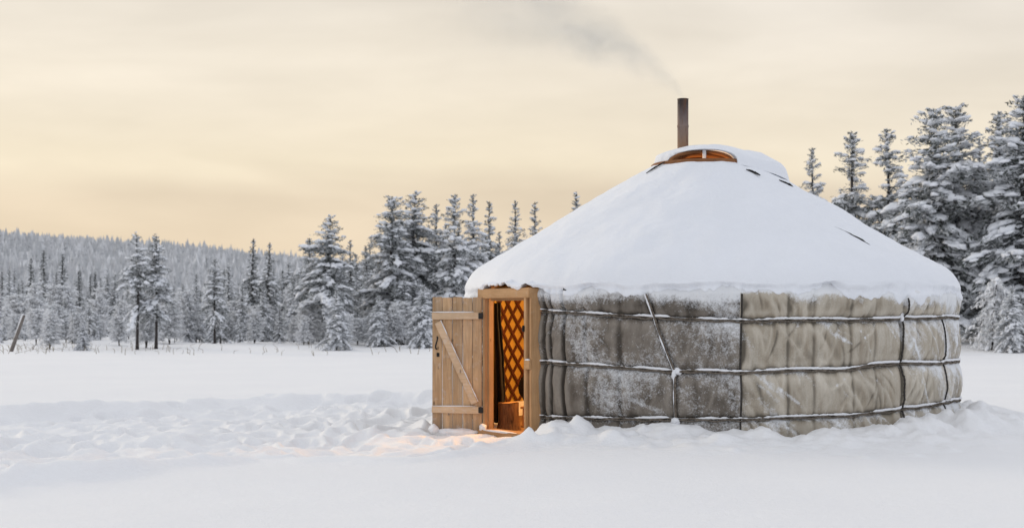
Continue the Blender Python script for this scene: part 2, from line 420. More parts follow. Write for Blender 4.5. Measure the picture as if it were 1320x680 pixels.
def build_cloth(name, a0, a1, mat, felt):
    na, nz = int((a1 - a0) / 90 * 430), 170
    av = np.linspace(a0, a1, na); zv = np.linspace(-.06, 1.93, nz)
    A, Z = np.meshgrid(av, zv, indexing='ij'); Rr = wall_r(A, Z)
    Rr = Rr - .07 * sstep(1.66, 1.80, Z) - .1 * sstep(1.80, 1.95, Z)
    s = np.radians(A) * YR
    V = ring_pt(A, Rr, Z)
    me = mesh_np(name, V.reshape(-1, 3), grid_faces(na, nz)[:, ::1])
    # cavity -> painted shade tone, ledges -> frost
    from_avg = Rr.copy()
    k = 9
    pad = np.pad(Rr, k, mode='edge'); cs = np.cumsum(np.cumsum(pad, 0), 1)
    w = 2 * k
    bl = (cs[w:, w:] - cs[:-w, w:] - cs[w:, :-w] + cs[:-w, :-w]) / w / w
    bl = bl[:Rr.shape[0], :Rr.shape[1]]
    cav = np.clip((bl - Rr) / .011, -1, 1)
    shade_tone = np.clip(cav, 0, 1) * .8
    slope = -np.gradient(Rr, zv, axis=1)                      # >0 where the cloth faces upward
    up = np.clip(slope * 1.6, 0, 1)
    zt = rz('top', A)
    if felt:
        fr = .27 + .62 * fbm(s * 1.6 + Z * .8, Z * 1.4, 71, 4) + .62 * sstep(1.40, 1.76, Z + .12 * fbm(s * 2, 0, 87, 3)) + .25 * up
        fr = fr + .30 * np.exp(-((Z - (.52 - .42 * (s + 1.35))) / .035) ** 2) * sstep(-1.5, -1.2, s) * (1 - sstep(-.95, -.8, s))
        fr = fr - .25 * sstep(zt, zt + .06, Z) * (1 - sstep(1.55, 1.66, Z)) + .12 * sstep(-.25, .1, Z - .9) * sstep(0, .4, fbm(s * .7, 2, 73, 2) + .3)
        shade_tone = shade_tone + .38 * sstep(zt + .02, zt + .1, Z) * (1 - sstep(1.6, 1.72, Z)) * (.6 + fbm(s * 2, Z * 2, 75, 3)) + .35 * (1 - sstep(.2, .38, Z))
    else:
        streak = fbm(s * 3.2 + Z * 3.6, Z * .8 - s * .9, 77, 4)
        right = sstep(1.7, 2.6, s)
        fr = .0 + .8 * streak + .60 * up + .34 * right * (1 + 1.2 * fbm(s * 5, Z * 1.2, 86, 3)) + .85 * sstep(1.52, 1.76, Z + .16 * fbm(s * 1.5, 0, 79, 3))
        for s0, z0, sl in ((.30, .62, -.8), (.42, .58, -.75), (.75, .46, -.7), (.95, 1.0, -1.2), (1.9, 1.2, -1.4), (2.0, .6, -1.3), (2.3, 1.05, -1.2), (2.45, .58, -1.1), (2.75, 1.1, -1.3), (1.1, .62, -.9), (.22, .60, -.85), (.55, .50, -.8), (1.2, 1.15, -.5), (1.5, 1.1, -1.6), (1.55, .55, -1.5)):
            d = (Z - z0) - sl * (s - s0)
            fr = fr + .6 * np.exp(-(d / .03) ** 2) * np.exp(-((s - s0) / .16) ** 2)
        shade_tone = shade_tone + .34 * sstep(zt + .02, zt + .14, Z) * (1 - sstep(1.58, 1.72, Z)) * (.4 + 1.1 * fbm(s * 1.3, Z * 3, 81, 3)) * (1 - right)
        shade_tone = shade_tone + .25 * (1 - sstep(.22, .4, Z)) + .22 * np.clip(fbm(s * 2.6, Z * .9, 83, 4), 0, 1)
        for a1_, w_ in ((8.5, .35), (14.0, .25), (23.0, .3), (29.0, .2)):
            shade_tone = shade_tone + w_ * np.exp(-((A - a1_ - .5 * fbm(Z, a1_, 69, 2)) / .45) ** 2)
    fattr(me, 'sheen_wear', np.clip(np.clip(-cav, 0, 1) * .35 + (0 if felt else .25) * np.clip(fbm(s * 1.2, Z * 1.5, 85, 3) * 2, 0, 1), 0, .8))  # ridges lightened as painted sheen, plus pale wear patches on the canvas
    fattr(me, 'frost', np.clip(fr, -.4, 1.2)); fattr(me, 'shade_tone', np.clip(shade_tone, 0, .92))
    return link(name, me, mat, yurt)

dhw = math.degrees(.55 / YR)
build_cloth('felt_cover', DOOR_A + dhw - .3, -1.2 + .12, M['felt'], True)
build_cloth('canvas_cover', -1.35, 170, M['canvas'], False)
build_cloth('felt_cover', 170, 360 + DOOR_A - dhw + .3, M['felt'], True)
# the raw overlapping edge of the felt where it meets the canvas
def tube(P, rad, nseg=8, name='tube', cap=True):
    P = np.asarray(P, float); n = len(P); rad = np.broadcast_to(np.asarray(rad, float), (n,))
    T = np.gradient(P, axis=0); T /= np.linalg.norm(T, axis=1)[:, None] + 1e-9
    up = np.where(np.abs(T[:, 2:3]) > .9, np.array([[1., 0, 0]]), np.array([[0, 0, 1.]]))
    S = np.cross(T, up); S /= np.linalg.norm(S, axis=1)[:, None] + 1e-9; U = np.cross(S, T)
    th = np.linspace(0, 2 * np.pi, nseg, endpoint=False)
    V = P[:, None, :] + rad[:, None, None] * (np.cos(th)[None, :, None] * S[:, None, :] + np.sin(th)[None, :, None] * U[:, None, :])
    I, J = np.meshgrid(np.arange(n - 1), np.arange(nseg), indexing='ij'); J2 = (J + 1) % nseg
    F = np.stack([I * nseg + J, I * nseg + J2, (I + 1) * nseg + J2, (I + 1) * nseg + J], -1).reshape(-1, 4)
    V = V.reshape(-1, 3)
    if cap:
        V = np.concatenate([V, P[:1], P[-1:]]); m = len(V)
        j = np.arange(nseg); j2 = (j + 1) % nseg
        F3 = np.concatenate([np.stack([j2, j, np.full(nseg, m - 2)], -1), np.stack([(n - 1) * nseg + j, (n - 1) * nseg + j2, np.full(nseg, m - 1)], -1)])
        return V, [F, F3]
    return V, [F]

def join_np(parts):
    Vs, F4, F3, off = [], [], [], 0
    for V, Fs in parts:
        Vs.append(V)
        for f in Fs: (F4 if f.shape[1] == 4 else F3).append(f + off)
        off += len(V)
    return np.concatenate(Vs), [np.concatenate(q) for q in (F4, F3) if q]

for key, r0 in (('top', .0095), ('mid', .011), ('low', .0095)):
    av = np.linspace(DOOR_A + dhw - 1.2, 360 + DOOR_A - dhw + 1, 1500); aw = np.where(av > 180, av - 360, av)
    z = rz(key, aw) + .022 * fbm(av * .10, r0 * 900, 91, 3)
    zs = z + 0
    pr = np.maximum(wall_r(aw, z), np.maximum(wall_r(aw, z + .03), wall_r(aw, z - .03))) + .008
    parts = []
    for sg in (-1, 1):                                        # a doubled line, twisting slowly
        tw = .011 * np.cos(av * 1.3 + sg * 1.57)
        parts.append(tube(ring_pt(av, pr, z + sg * .008 + tw * .6), r0, 7))
    V, F = join_np(parts)
    rp = link('rope', mesh_np('rope', V, F), M['rope'], yurt)
    th = .9 * fbm(av * .16, 5 + r0 * 99, 93, 3) + .35 * fbm(av * .9, 5 + r0 * 99, 96, 3) + (.12 if key == 'mid' else .04 if key == 'top' else -.02) + .16 * np.exp(-((av + 43) / 3) ** 2) + .10 * sstep(15, 40, aw)
    rs = np.clip(th * .028 + .008, .0015, .0145)
    V, F = tube(ring_pt(av, pr + .004, z + .018 + rs * .45), rs, 8)
    V[:, 2] += .006 * vnoise(V[:, 0] * 40, V[:, 1] * 40, 3)
    link('rope_snow', mesh_np('rope_snow', V, F), M['snow'], rp)
zv = np.linspace(.25, 1.72, 90)
def upright(afun, z0, z1, rad, mat, extra=0.0, snow=0):
    z = np.linspace(z0, z1, 100); a = afun(z)
    pr = np.maximum(wall_r(a, z), np.maximum(wall_r(a + .5, z), wall_r(a - .5, z))) + .010 + extra
    o = link('upright_rope', mesh_np('upright_rope', *join_np([tube(ring_pt(a + .12 * np.sin(z * 70), pr, z), rad, 7), tube(ring_pt(a + .12 * np.sin(z * 70 + 3.1), pr, z), rad, 7)])), mat, yurt)
    if snow:
        th = np.clip(.012 * fbm(z * 9, 1, 95, 3) + .006, .001, .014)
        link('rope_snow', mesh_np('rope_snow', *tube(ring_pt(a - .28, pr + .006, z), th, 7)), M['snow'], o)
upright(vrope_a, .20, 1.67, .009, M['rope'], .012, 1)
upright(lambda z: 36.5 + .3 * np.sin(z * 5), .25, 1.63, .0085, M['dark_rope'], .010)
upright(lambda z: 55.6 + .25 * np.sin(z * 4 + 1) - .8 * (z < .8), .28, 1.42, .008, M['dark_rope'], .0)
z = np.linspace(.0, 1.67, 90); a = -1.2 + .25 * fbm(z * 2, 1, 67, 2)
link('seam_binding', mesh_np('seam_binding', *tube(ring_pt(a + .12, wall_r(a - .2, z) + .001, z), .011, 7)), M['dark_rope'], yurt)
def blob_np(c, s, seed, sub=3, amp=.35):
    bm = bmesh.new(); bmesh.ops.create_icosphere(bm, subdivisions=sub, radius=1)
    V = np.array([v.co[:] for v in bm.verts]); F = np.array([[v.index for v in f.verts] for f in bm.faces]); bm.free()
    n = 1 + amp * (fbm(V[:, 0] * 1.6 + seed, V[:, 1] * 1.6 + V[:, 2], seed, 3) + fbm(V[:, 2] * 1.6 - seed, V[:, 1] * 1.6, seed + 5, 3))
    return V * n[:, None] * np.asarray(s) + np.asarray(c), [F]
parts = [blob_np(ring_pt(-13.8, wall_r(-13.8, .80) + .03, .815), (.055, .04, .045), 3), blob_np(ring_pt(-14.4, wall_r(-14, .77) + .03, .77), (.03, .03, .05), 5)]
link('knot_snow', mesh_np('knot_snow', *join_np(parts)), M['snow'], yurt)
link('knot_snow', mesh_np('knot_snow', *blob_np(ring_pt(-14.0, wall_r(-14, .25) + .03, .265), (.05, .04, .035), 7)), M['snow'], yurt)
link('knot_snow', mesh_np('knot_snow', *blob_np(ring_pt(36.5, wall_r(36.5, 1.42) + .03, 1.42), (.03, .03, .06), 9)), M['snow'], yurt)

# --- roof: snow lying on the cone, with a thick uneven lip
PROF = [(.55, 3.46), (.72, 3.42), (1.0, 3.26), (1.22, 3.12), (1.73, 2.83), (2.24, 2.50), (2.60, 2.29), (2.86, 2.14), (3.02, 2.05), (3.12, 1.965), (3.185, 1.87), (3.215, 1.78)]
def build_roof():
    na, nt = 1300, 130
    a = np.linspace(-180, 180, na, endpoint=False)
    d = np.concatenate([[0], np.cumsum([math.dist(PROF[i], PROF[i + 1]) for i in range(len(PROF) - 1)])])
    t = np.linspace(0, d[-1], nt)
    pr = np.interp(t, d, [p[0] for p in PROF]); pz = np.interp(t, d, [p[1] for p in PROF])
    ker = np.ones(9) / 9
    pr = np.convolve(np.pad(pr, 4, mode='edge'), ker, 'valid'); pz = np.convolve(np.pad(pz, 4, mode='edge'), ker, 'valid')
    A, Rr = np.meshgrid(a, pr, indexing='ij'); Z = np.broadcast_to(pz, A.shape).copy(); Rr = Rr.copy()
    X, Y = Rr * np.sin(np.radians(A)), Rr * np.cos(np.radians(A))
    nn = .08 * fbm(X * .9, Y * .9, 101, 4) + .022 * fbm(X * 3.2, Y * 3.2, 103, 4)
    # faint ribs of the roof poles under the snow
    nn = nn + .012 * vnoise(A * .13, 0, 105) * sstep(.8, 1.6, Rr)
    Z += nn * sstep(.3, .8, Rr)
    # lip: where the snow ends on the wall
    af = np.degrees(np.radians(a))
    edge = 1.695 + .085 * fbm(af * .055, 1, 107, 3) + .09 * fbm(af * .22, 2, 109, 4) + .03 * fbm(af * 1.1, 4, 111, 3)
    edge = edge + np.interp(af, [-180, -75, -66, -62, -57, -50, -46, -43, 180], [0, -.02, .02, .085, .095, .085, .05, 0, 0])
    # swags on the canvas side
    edge = edge - .07 * np.exp(-((af - 10) / 4.5) ** 2) - .08 * np.exp(-((af - 22) / 1.8) ** 2) - .05 * np.exp(-((af - 29) / 2.6) ** 2) - .07 * np.exp(-((af - 34.5) / 1.3) ** 2) - .10 * np.exp(-((af - 42) / 4) ** 2) + .04 * np.exp(-((af - 17) / 2) ** 2)
    lip_t = np.linspace(0, 1, 26)
    ez = edge[:, None]
    z0 = Z[:, -1:]; r0 = Rr[:, -1:]
    LZ = z0 + (ez - z0) * lip_t[None, :]
    LR = r0 + .012 * np.sin(lip_t * np.pi)[None, :] + .03 * fbm(A[:, :1] * .25, LZ * 7, 113, 3) * np.sin(np.clip(lip_t * 1.2, 0, 1) * np.pi)[None, :]
    wr = wall_r(A[:, :1] + 0 * LZ, LZ) - .07 * sstep(1.66, 1.80, LZ) + .004 + .015 * (1 - lip_t ** 2.0)[None, :]
    dz_door = np.exp(-((A[:, :1] - DOOR_A) / 12.0) ** 8)
    blend = sstep(.15, .8, lip_t)[None, :] * (1 - dz_door)
    LR = LR * (1 - blend) + np.maximum(wr, LR - .06) * blend
    LR = LR + dz_door * .10 * sstep(0, .5, lip_t)[None, :]
    # underside: tuck in behind the edge
    UZ = np.stack([edge + .004, edge + .04, edge + .10], 1); UR = LR[:, -1:] - np.array([[.02, .12, .30]])
    Rall = np.concatenate([Rr, LR[:, 1:], UR], 1); Zall = np.concatenate([Z, LZ[:, 1:], UZ], 1)
    V = ring_pt(np.broadcast_to(a[:, None], Rall.shape), Rall, Zall)
    me = mesh_np('roof_snow', V.reshape(-1, 3), grid_faces(na, Rall.shape[1], True)[:, ::-1])
    return link('roof_snow', me, M['roof_snow'], yurt)
build_roof()
# inner roof cloth keeps the lamp light in
a = np.linspace(0, 360, 64, endpoint=False); rr = np.linspace(.62, 3.10, 8)
A, Rr = np.meshgrid(a, rr, indexing='ij')
link('roof_lining', mesh_np('roof_lining', ring_pt(A, Rr, 3.28 - (Rr - .62) * (1.55 / 2.48)).reshape(-1, 3), grid_faces(64, 8, True)), M['liner'], yurt)

def roof_z(r): return np.interp(r, [p[0] for p in PROF], [p[1] for p in PROF])

def slit(px, py, ang, L, W, name='cover_fold'):
    """a fold of the dark roof cover showing through the snow"""
    # intersect the view of the photo with the cone to find where it lies
    best = None
    for y in np.linspace(15.7, 19.5, 800):
        p = at(px, py, y); r = math.hypot(p.x - YC[0], p.y - YC[1])
        e = p.z - float(roof_z(np.clip(r, .55, 3.2)))
        if best is None or abs(e) < best[0]: best = (abs(e), p)
        if e > 0 and best[0] < .01: break
    p = best[1]
    d = Vector((p.x - YC[0], p.y - YC[1], 0)).normalized(); nrm = Vector((d.x * .53, d.y * .53, .85)).normalized()
    e1 = Vector((1, 0, 0)); e1 = (e1 - nrm * e1.dot(nrm)).normalized(); e2 = nrm.cross(e1)
    u = e1 * math.cos(ang) + e2 * math.sin(ang); v = nrm.cross(u)
    n = 14; V = []; 
    for i in range(n):
        t = i / (n - 1); w = .006 + W * .8 * math.sin(math.pi * t ** 1.4) ** .8 * (1 + .35 * random.uniform(-1, 1))
        c = p + u * (t - .5) * L + v * .01 * math.sin(t * 4)
        for sgn, h in ((-1, -.004), (0, .004 + .35 * w), (1, -.004)): V.append(c + v * w * sgn * .5 + nrm * h)
    link(name, mesh_np(name, [q[:] for q in V], grid_faces(n, 3)), M['tarp'], yurt)
slit(1101, 306, -.62, .55, .075)
slit(971, 222, -.45, .20, .05)
slit(1014, 237, -.5, .22, .05)
slit(845, 216, .4, .30, .03)
slit(728, 372, 1.9, .10, .03)

# --- crown: wooden ring with arches, snow dome over it
crown = link('crown_ring', mesh_np('crown_ring', *tube(np.concatenate([ring_pt(np.linspace(0, 360, 64), .70, 3.40)]), .045, 10, cap=False)), M['crown'], yurt)
def dome():
    na, nr = 180, 70
    a = np.linspace(0, 360, na, endpoint=False)
    lim = np.interp(a, [0, 45, 90, 135, 180, 225, 270, 315, 360], [.66, .92, 1.12, 1.0, .92, .82, .74, .66, .66])
    lim = lim * (1 + .05 * fbm(a * .05, 1, 121, 3))
    q = np.linspace(0.001, 1, nr)
    A, Q = np.meshgrid(a, q, indexing='ij'); Rr = Q * lim[:, None]
    X, Y = Rr * np.sin(np.radians(A)) + .02, Rr * -np.cos(np.radians(A))
    base = roof_z(np.clip(np.hypot(X, Y), .55, 3.2)) + .01
    zd = 3.69 - .29 * (Rr / .95) ** 2.3 - .10 * np.clip(X, 0, 2) ** 2 + .03 * fbm(X * 2.5, Y * 2.5, 123, 3)
    w = sstep(.93, 1.0, Q)
    Z = np.maximum(zd, base + np.interp(A, [0, 40, 70, 140, 180, 360], [.06, .07, .14, .12, .05, .05])) * (1 - w) + (base - .03) * w
    V = np.stack([X + YC[0], Y + YC[1], Z], -1).reshape(-1, 3)
    F = grid_faces(na, nr, True)[:, ::-1]
    # closed bottom
    bot = len(V); V = np.concatenate([V, [[YC[0], YC[1], 3.20]]])
    i = np.arange(na); F3 = np.stack([i * nr + nr - 1, ((i + 1) % na) * nr + nr - 1, np.full(na, bot)], -1)
    top = len(V); V = np.concatenate([V, [[YC[0] + .02, YC[1], 3.69]]])
    F4 = np.stack([((i + 1) % na) * nr, i * nr, np.full(na, top)], -1)
    me = mesh_np('crown_snow', V, [F, F3, F4])
    return link('crown_snow', me, M['roof_snow'], crown)
dm = dome()
AX, AZ, AW, AH = YC[0] - .135, 3.40, .43, .175       # eyebrow opening: centre, springing height, half width, rise
def cut(target, x0, y0, y1, z0, hw, hh):
    n = 40; th = np.linspace(0, np.pi, n)
    prof = np.stack([x0 + hw * np.cos(th), z0 + hh * np.sin(th) ** .8], -1)
    prof = np.concatenate([prof, [[x0 - hw, z0 - .25], [x0 + hw, z0 - .25]]])
    m = len(prof); V = np.concatenate([np.insert(prof, 1, y0, 1), np.insert(prof, 1, y1, 1)])
    bm = bmesh.new(); vs = [bm.verts.new(v) for v in V]
    for i in range(m): bm.faces.new((vs[i], vs[(i + 1) % m], vs[m + (i + 1) % m], vs[m + i]))
    bm.faces.new(vs[:m][::-1]); bm.faces.new(vs[m:]); bmesh.ops.recalc_face_normals(bm, faces=bm.faces)
    me = bpy.data.meshes.new('cut'); bm.to_mesh(me); bm.free()
    co = bpy.data.objects.new('cut', me); COL.objects.link(co)
    md = target.modifiers.new('cut', 'BOOLEAN'); md.object = co; md.operation = 'DIFFERENCE'; md.solver = 'EXACT'
    bpy.context.view_layer.update()
    dg = bpy.context.evaluated_depsgraph_get()
    nm = bpy.data.meshes.new_from_object(target.evaluated_get(dg)); target.modifiers.clear()
    target.data = nm; bpy.data.objects.remove(co)
    nm.polygons.foreach_set('use_smooth', np.full(len(nm.polygons), True))
cut(dm, AX, YC[1] - 1.2, YC[1] - .18, AZ, AW, AH)
th = np.linspace(0, np.pi, 40)
def arch(hw, hh, y, rad, mat, name, zz=AZ - .02):
    P = np.stack([AX + hw * np.cos(th), np.full(40, y), zz + hh * np.sin(th) ** .8], -1)
    return link(name, mesh_np(name, *tube(P, rad, 8)), mat, crown)
arch(AW - .02, AH - .005, YC[1] - .47, .024, M['crown'], 'arch')
arch(AW - .06, AH - .03, YC[1] - .36, .03, M['crown'], 'arch')
arch(AW - .05, AH - .02, YC[1] - .24, .03, M['crown'], 'arch')

def box(name, c, size, mat, parent, rot=None, bev=.006, tone=None, jitter=0, seg=1):
    bm = bmesh.new(); bmesh.ops.create_cube(bm, size=1)
    bmesh.ops.scale(bm, vec=size, verts=bm.verts)
    if bev: bmesh.ops.bevel(bm, geom=bm.edges[:], offset=bev, segments=2, affect='EDGES')
    if rot is not None: bmesh.ops.transform(bm, matrix=rot.to_4x4(), verts=bm.verts)
    bmesh.ops.translate(bm, vec=c, verts=bm.verts)
    me = bpy.data.meshes.new(name); bm.to_mesh(me); bm.free()
    if tone is not None: fattr(me, 'tone', np.full(len(me.vertices), tone))
    if parent is None: return me
    return link(name, me, mat, parent)

def local_obj(name, boxes, mat, parent, tones=None, loc_keep=True):
    """several touching boards of ONE part, in the parent's local frame"""
    bm = bmesh.new(); tl = bm.verts.layers.float.new('tone')
    for (c, size, tone, ry, bev) in boxes:
        r = bmesh.ops.create_cube(bm, size=1); vs = r['verts']
        bmesh.ops.scale(bm, vec=size, verts=vs)
        es = list({e for v in vs for e in v.link_edges})
        rb = bmesh.ops.bevel(bm, geom=es, offset=bev, segments=2, affect='EDGES')
        vs = list({v for f in rb['faces'] for v in f.verts} | {v for v in vs if v.is_valid})
        if ry: bmesh.ops.rotate(bm, cent=(0, 0, 0), matrix=Matrix.Rotation(ry, 3, 'Y'), verts=vs)
        bmesh.ops.translate(bm, vec=c, verts=vs)
        for v in vs: v[tl] = tone
    me = bpy.data.meshes.new(name); bm.to_mesh(me); bm.free()
    me.materials.append(mat)
    o = bpy.data.objects.new(name, me); COL.objects.link(o); o.parent = parent
    return o

box('crown_post', (AX + .035, YC[1] - .49, 3.47), (.045, .045, .21), M['snow'], crown, bev=.008)
link('crown_spoke', mesh_np('crown_spoke', *tube([(AX - .5, YC[1] - .2, 3.42), (AX + .6, YC[1] - .2, 3.42)], .03, 8)), M['crown'], crown)
link('crown_board', mesh_np('crown_board', [(AX - .36, YC[1] - .19, 3.2), (AX + .36, YC[1] - .19, 3.2), (AX + .36, YC[1] - .19, 3.56), (AX - .36, YC[1] - .19, 3.56)], np.array([[0, 1, 2, 3]])), M['crown'], crown)

# --- chimney
cx, cy, crd = 2.262, YC[1] - .05, .073
def lathe(prof, c, n=28):
    th = np.linspace(0, 2 * np.pi, n, endpoint=False)
    V = np.array([[[c[0] + r * math.cos(t), c[1] + r * math.sin(t), z] for (r, z) in prof] for t in th]).reshape(-1, 3)
    return V, grid_faces(n, len(prof), True)
V, F = lathe([(crd, 3.2), (crd, 3.92), (crd + .004, 3.925), (crd + .004, 3.95), (crd, 3.955), (crd, 4.29), (crd + .003, 4.30), (crd - .006, 4.302), (crd - .008, 3.6)], (cx, cy))
chim = link('chimney', mesh_np('chimney', V, F), M['pipe'], yurt)
md = chim.modifiers.new('edges', 'EDGE_SPLIT'); md.split_angle = R_(50)
V, F = lathe([(crd + .002, 3.46), (crd + .05, 3.455), (crd + .10, 3.44), (crd + .12, 3.40)], (cx, cy))
link('chimney_collar', mesh_np('chimney_collar', V, F), M['crown'], chim)

# --- doorway, in a frame of its own: x along the wall to the right, -y outward, z up
n_out = Vector((math.sin(R_(DOOR_A)), -math.cos(R_(DOOR_A)), 0))
dP = Vector((YC[0], YC[1], 0)) + n_out * 3.175
frame = bpy.data.objects.new('door_frame', None); COL.objects.link(frame)
frame.parent = yurt; frame.location = dP - Vector((YC[0], YC[1], 0)); frame.rotation_euler = (0, 0, R_(DOOR_A))
J = lambda *b: b
local_obj('jamb', [J((-.49, .02, .86), (.12, .05, 1.70), .10, 0, .006), J((-.432, -.02, .86), (.05, .13, 1.69), .10, 0, .006), J((-.395, -.005, .86), (.022, .07, 1.68), .25, 0, .005)], M['frame'], frame)
local_obj('jamb', [J((.452, -.03, .84), (.05, .12, 1.66), .0, 0, .006), J((.497, -.005, .85), (.034, .09, 1.68), .18, 0, .005), J((.534, .0, .85), (.036, .14, 1.70), .05, 0, .005)], M['frame'], frame)
local_obj('lintel', [J((0, -.025, 1.70), (1.10, .15, .12), .05, 0, .008), J((.03, .01, 1.63), (.78, .08, .035), .3, 0, .004)], M['frame_h'], frame)
local_obj('sill', [J((.04, -.05, .015), (.98, .26, .07), .35, 0, .01)], M['frame_h'], frame)
local_obj('cross_block', [J((.50, -.085, .86), (.11, .03, .11), .0, 0, .005)], M['frame_h'], frame)
local_obj('latch', [J((.437, -.10, 1.28), (.025, .035, .075), 0, 0, .008)], M['iron'], frame)
def lump_local(name, parent, c, s, seed):
    V, F = blob_np(c, s, seed); me = mesh_np(name, V, F); me.materials.append(M['snow'])
    o = bpy.data.objects.new(name, me); COL.objects.link(o); o.parent = parent
lump_local('sill_snow', frame, (.0, -.14, .045), (.36, .05, .018), 31)
lump_local('sill_snow', frame, (-.37, -.14, .07), (.05, .04, .05), 33)
lump_local('block_snow', frame, (.50, -.088, .917), (.055, .02, .012), 35)

# door leaf: hinge at its local origin, boards run along -x
hinge = dP + Vector((math.cos(R_(DOOR_A)), math.sin(R_(DOOR_A)), 0)) * -.425 + n_out * .10
door = bpy.data.objects.new('door', None); COL.objects.link(door); door.parent = yurt
ddir = math.atan2(.10, -.99)
door.location = hinge - Vector((YC[0], YC[1], 0)); door.rotation_euler = (0, 0, ddir - math.pi)
bw = [.116, .120, .128, .125, .124]; x = -.012; boards = []
for i, w in enumerate(bw):
    dz = random.uniform(-.008, .008)
    boards.append(((x - w / 2, random.uniform(-.002, .002), .845 + dz), (w - .006, .03, 1.63 + random.uniform(-.012, .012)), [.12, .0, .28, .08, .20][i], random.uniform(-.002, .002), .004))
    x -= w
local_obj('plank_panel', boards, M['plank'], door)
for zz, tn in ((1.43, .0), (.285, .1)):
    b = local_obj('batten', [J((-.325, -.030, zz), (.60, .03, .085), tn, .012 if zz < 1 else -.005, .005)], M['batten'], door)
    lump_local('batten_snow', b, (-.36, -.036, zz + .046), (.26, .012, .008), int(zz * 10))
local_obj('brace', [J((-.325, -.030, .86), (.085, .034, 1.09), .0, -.43, .005)], M['batten'], door)
bs = np.linspace(0, 1, 40)
pth = np.stack([-.55 + .46 * bs + .036, np.full(40, -.044), 1.355 - .985 * bs + .02], -1)
V, F = tube(pth, np.clip(.003 + .010 * fbm(bs * 9, 2, 55, 3), .001, .008), 7)
mb = mesh_np('brace_snow', V, F); mb.materials.append(M['snow']); o = bpy.data.objects.new('brace_snow', mb); COL.objects.link(o); o.parent = door
th2 = np.linspace(-1.4, 1.4, 20)
V, F = tube(np.stack([-.565 + .012 * np.sin(th2 * 2), -.016 - .05 * np.cos(th2), 1.10 + .075 * np.sin(th2)], -1), .010, 8)
mb = mesh_np('handle', V, F); mb.materials.append(M['iron']); o = bpy.data.objects.new('handle', mb); COL.objects.link(o); o.parent = door
local_obj('lock_plate', [J((-.552, -.018, .955), (.035, .012, .05), 0, 0, .004)], M['iron'], door)
for zz in (1.43, .285): local_obj('hinge', [J((-.02, -.05, zz), (.06, .012, .075), 0, 0, .004)], M['iron'], door)
lump_local('door_snow', door, (-.60, -.03, .05), (.05, .05, .06), 41)
lump_local('door_snow', door, (-.30, -.05, .01), (.26, .06, .05), 43)

# --- inside: liner, lattice of laths, floor
LR0 = 3.04
a = np.linspace(DOOR_A + 12, 360 + DOOR_A - 12, 120); zz = np.linspace(-.05, 1.78, 12)
A, Z = np.meshgrid(a, zz, indexing='ij')
link('wall_lining', mesh_np('wall_lining', ring_pt(A, LR0 + .006 * vnoise(A * .2, Z * 3, 5), Z).reshape(-1, 3), grid_faces(len(a), 12)), M['liner'], yurt)
parts = []
def lath(a0, sgn, z0=.03, z1=1.72, rad=LR0 - .02):
    n = 14; z = np.linspace(z0, z1, n); ang = a0 + sgn * np.degrees((z - z0) / 1.05 / rad)
    r = rad - (.014 if sgn > 0 else 0)
    w, t = .021, .006
    P = ring_pt(ang, r, z); dirv = np.gradient(P, axis=0); dirv /= np.linalg.norm(dirv, axis=1)[:, None]
    rad_v = np.stack([np.sin(np.radians(ang)), -np.cos(np.radians(ang)), 0 * ang], -1); side = np.cross(dirv, rad_v)
    V = np.stack([P + side * w + rad_v * t, P + side * w - rad_v * t, P - side * w - rad_v * t, P - side * w + rad_v * t], 1).reshape(-1, 3)
    I, Jx = np.meshgrid(np.arange(n - 1), np.arange(4), indexing='ij')
    F = np.stack([I * 4 + Jx, I * 4 + (Jx + 1) % 4, (I + 1) * 4 + (Jx + 1) % 4, (I + 1) * 4 + Jx], -1).reshape(-1, 4)
    return V, [F]
step = math.degrees(.27 / LR0)
for k in range(int((360 - 2 * 14 - 36) / step)):
    parts.append(lath(DOOR_A + 14 + 36 + k * step, -1)); parts.append(lath(DOOR_A + 14 + k * step, 1))
V, F = join_np(parts)
lat = link('lattice_wall', mesh_np('lattice_wall', V, F, False), M['lath'], yurt)
a = np.linspace(0, 360, 64, endpoint=False); A, Rr = np.meshgrid(a, np.linspace(.01, 3.1, 6), indexing='ij')
link('floor', mesh_np('floor', ring_pt(A, Rr, .01 + 0 * Rr).reshape(-1, 3), grid_faces(64, 6, True)), M['floor'], yurt)

# stump just inside the doorway, seen through it
def inside(px, y): return ((px - 660) / FPX * y, y)
sx, sy = inside(656, 17.75)
stump = empty('chopping_block', (sx, sy, .01))
tag(stump, 'bark-covered log stump standing on the floor just inside the open doorway', 'log stump')
n, m = 40, 24
t_ = np.linspace(0, 2 * np.pi, n, endpoint=False); hz = np.linspace(0, .34, m)
T_, H_ = np.meshgrid(t_, hz, indexing='ij')
rr = .125 + .012 * fbm(np.cos(T_) * 3 + 5, np.sin(T_) * 3 + H_ * 1.5, 7, 3) + .022 * np.abs(vnoise(T_ * 11, H_ * 5, 9)) - .012 * (np.cos(T_ * 2 + 1)) + .03 * np.exp(-H_ / .08)
V = np.stack([rr * np.cos(T_), rr * np.sin(T_), H_], -1).reshape(-1, 3)
me = mesh_np('bark', V, grid_faces(n, m, True)); me.materials.append(M['bark_log']); o = bpy.data.objects.new('bark', me); COL.objects.link(o); o.parent = stump
V = np.concatenate([np.stack([rr[:, -1] * np.cos(t_), rr[:, -1] * np.sin(t_), np.full(n, .34) + .012 * np.cos(t_)], -1), [[0, 0, .342]]])
i = np.arange(n); me = mesh_np('cut_top', V, np.stack([i, (i + 1) % n, np.full(n, n)], -1)); me.materials.append(M['log_end']); o = bpy.data.objects.new('cut_top', me); COL.objects.link(o); o.parent = stump

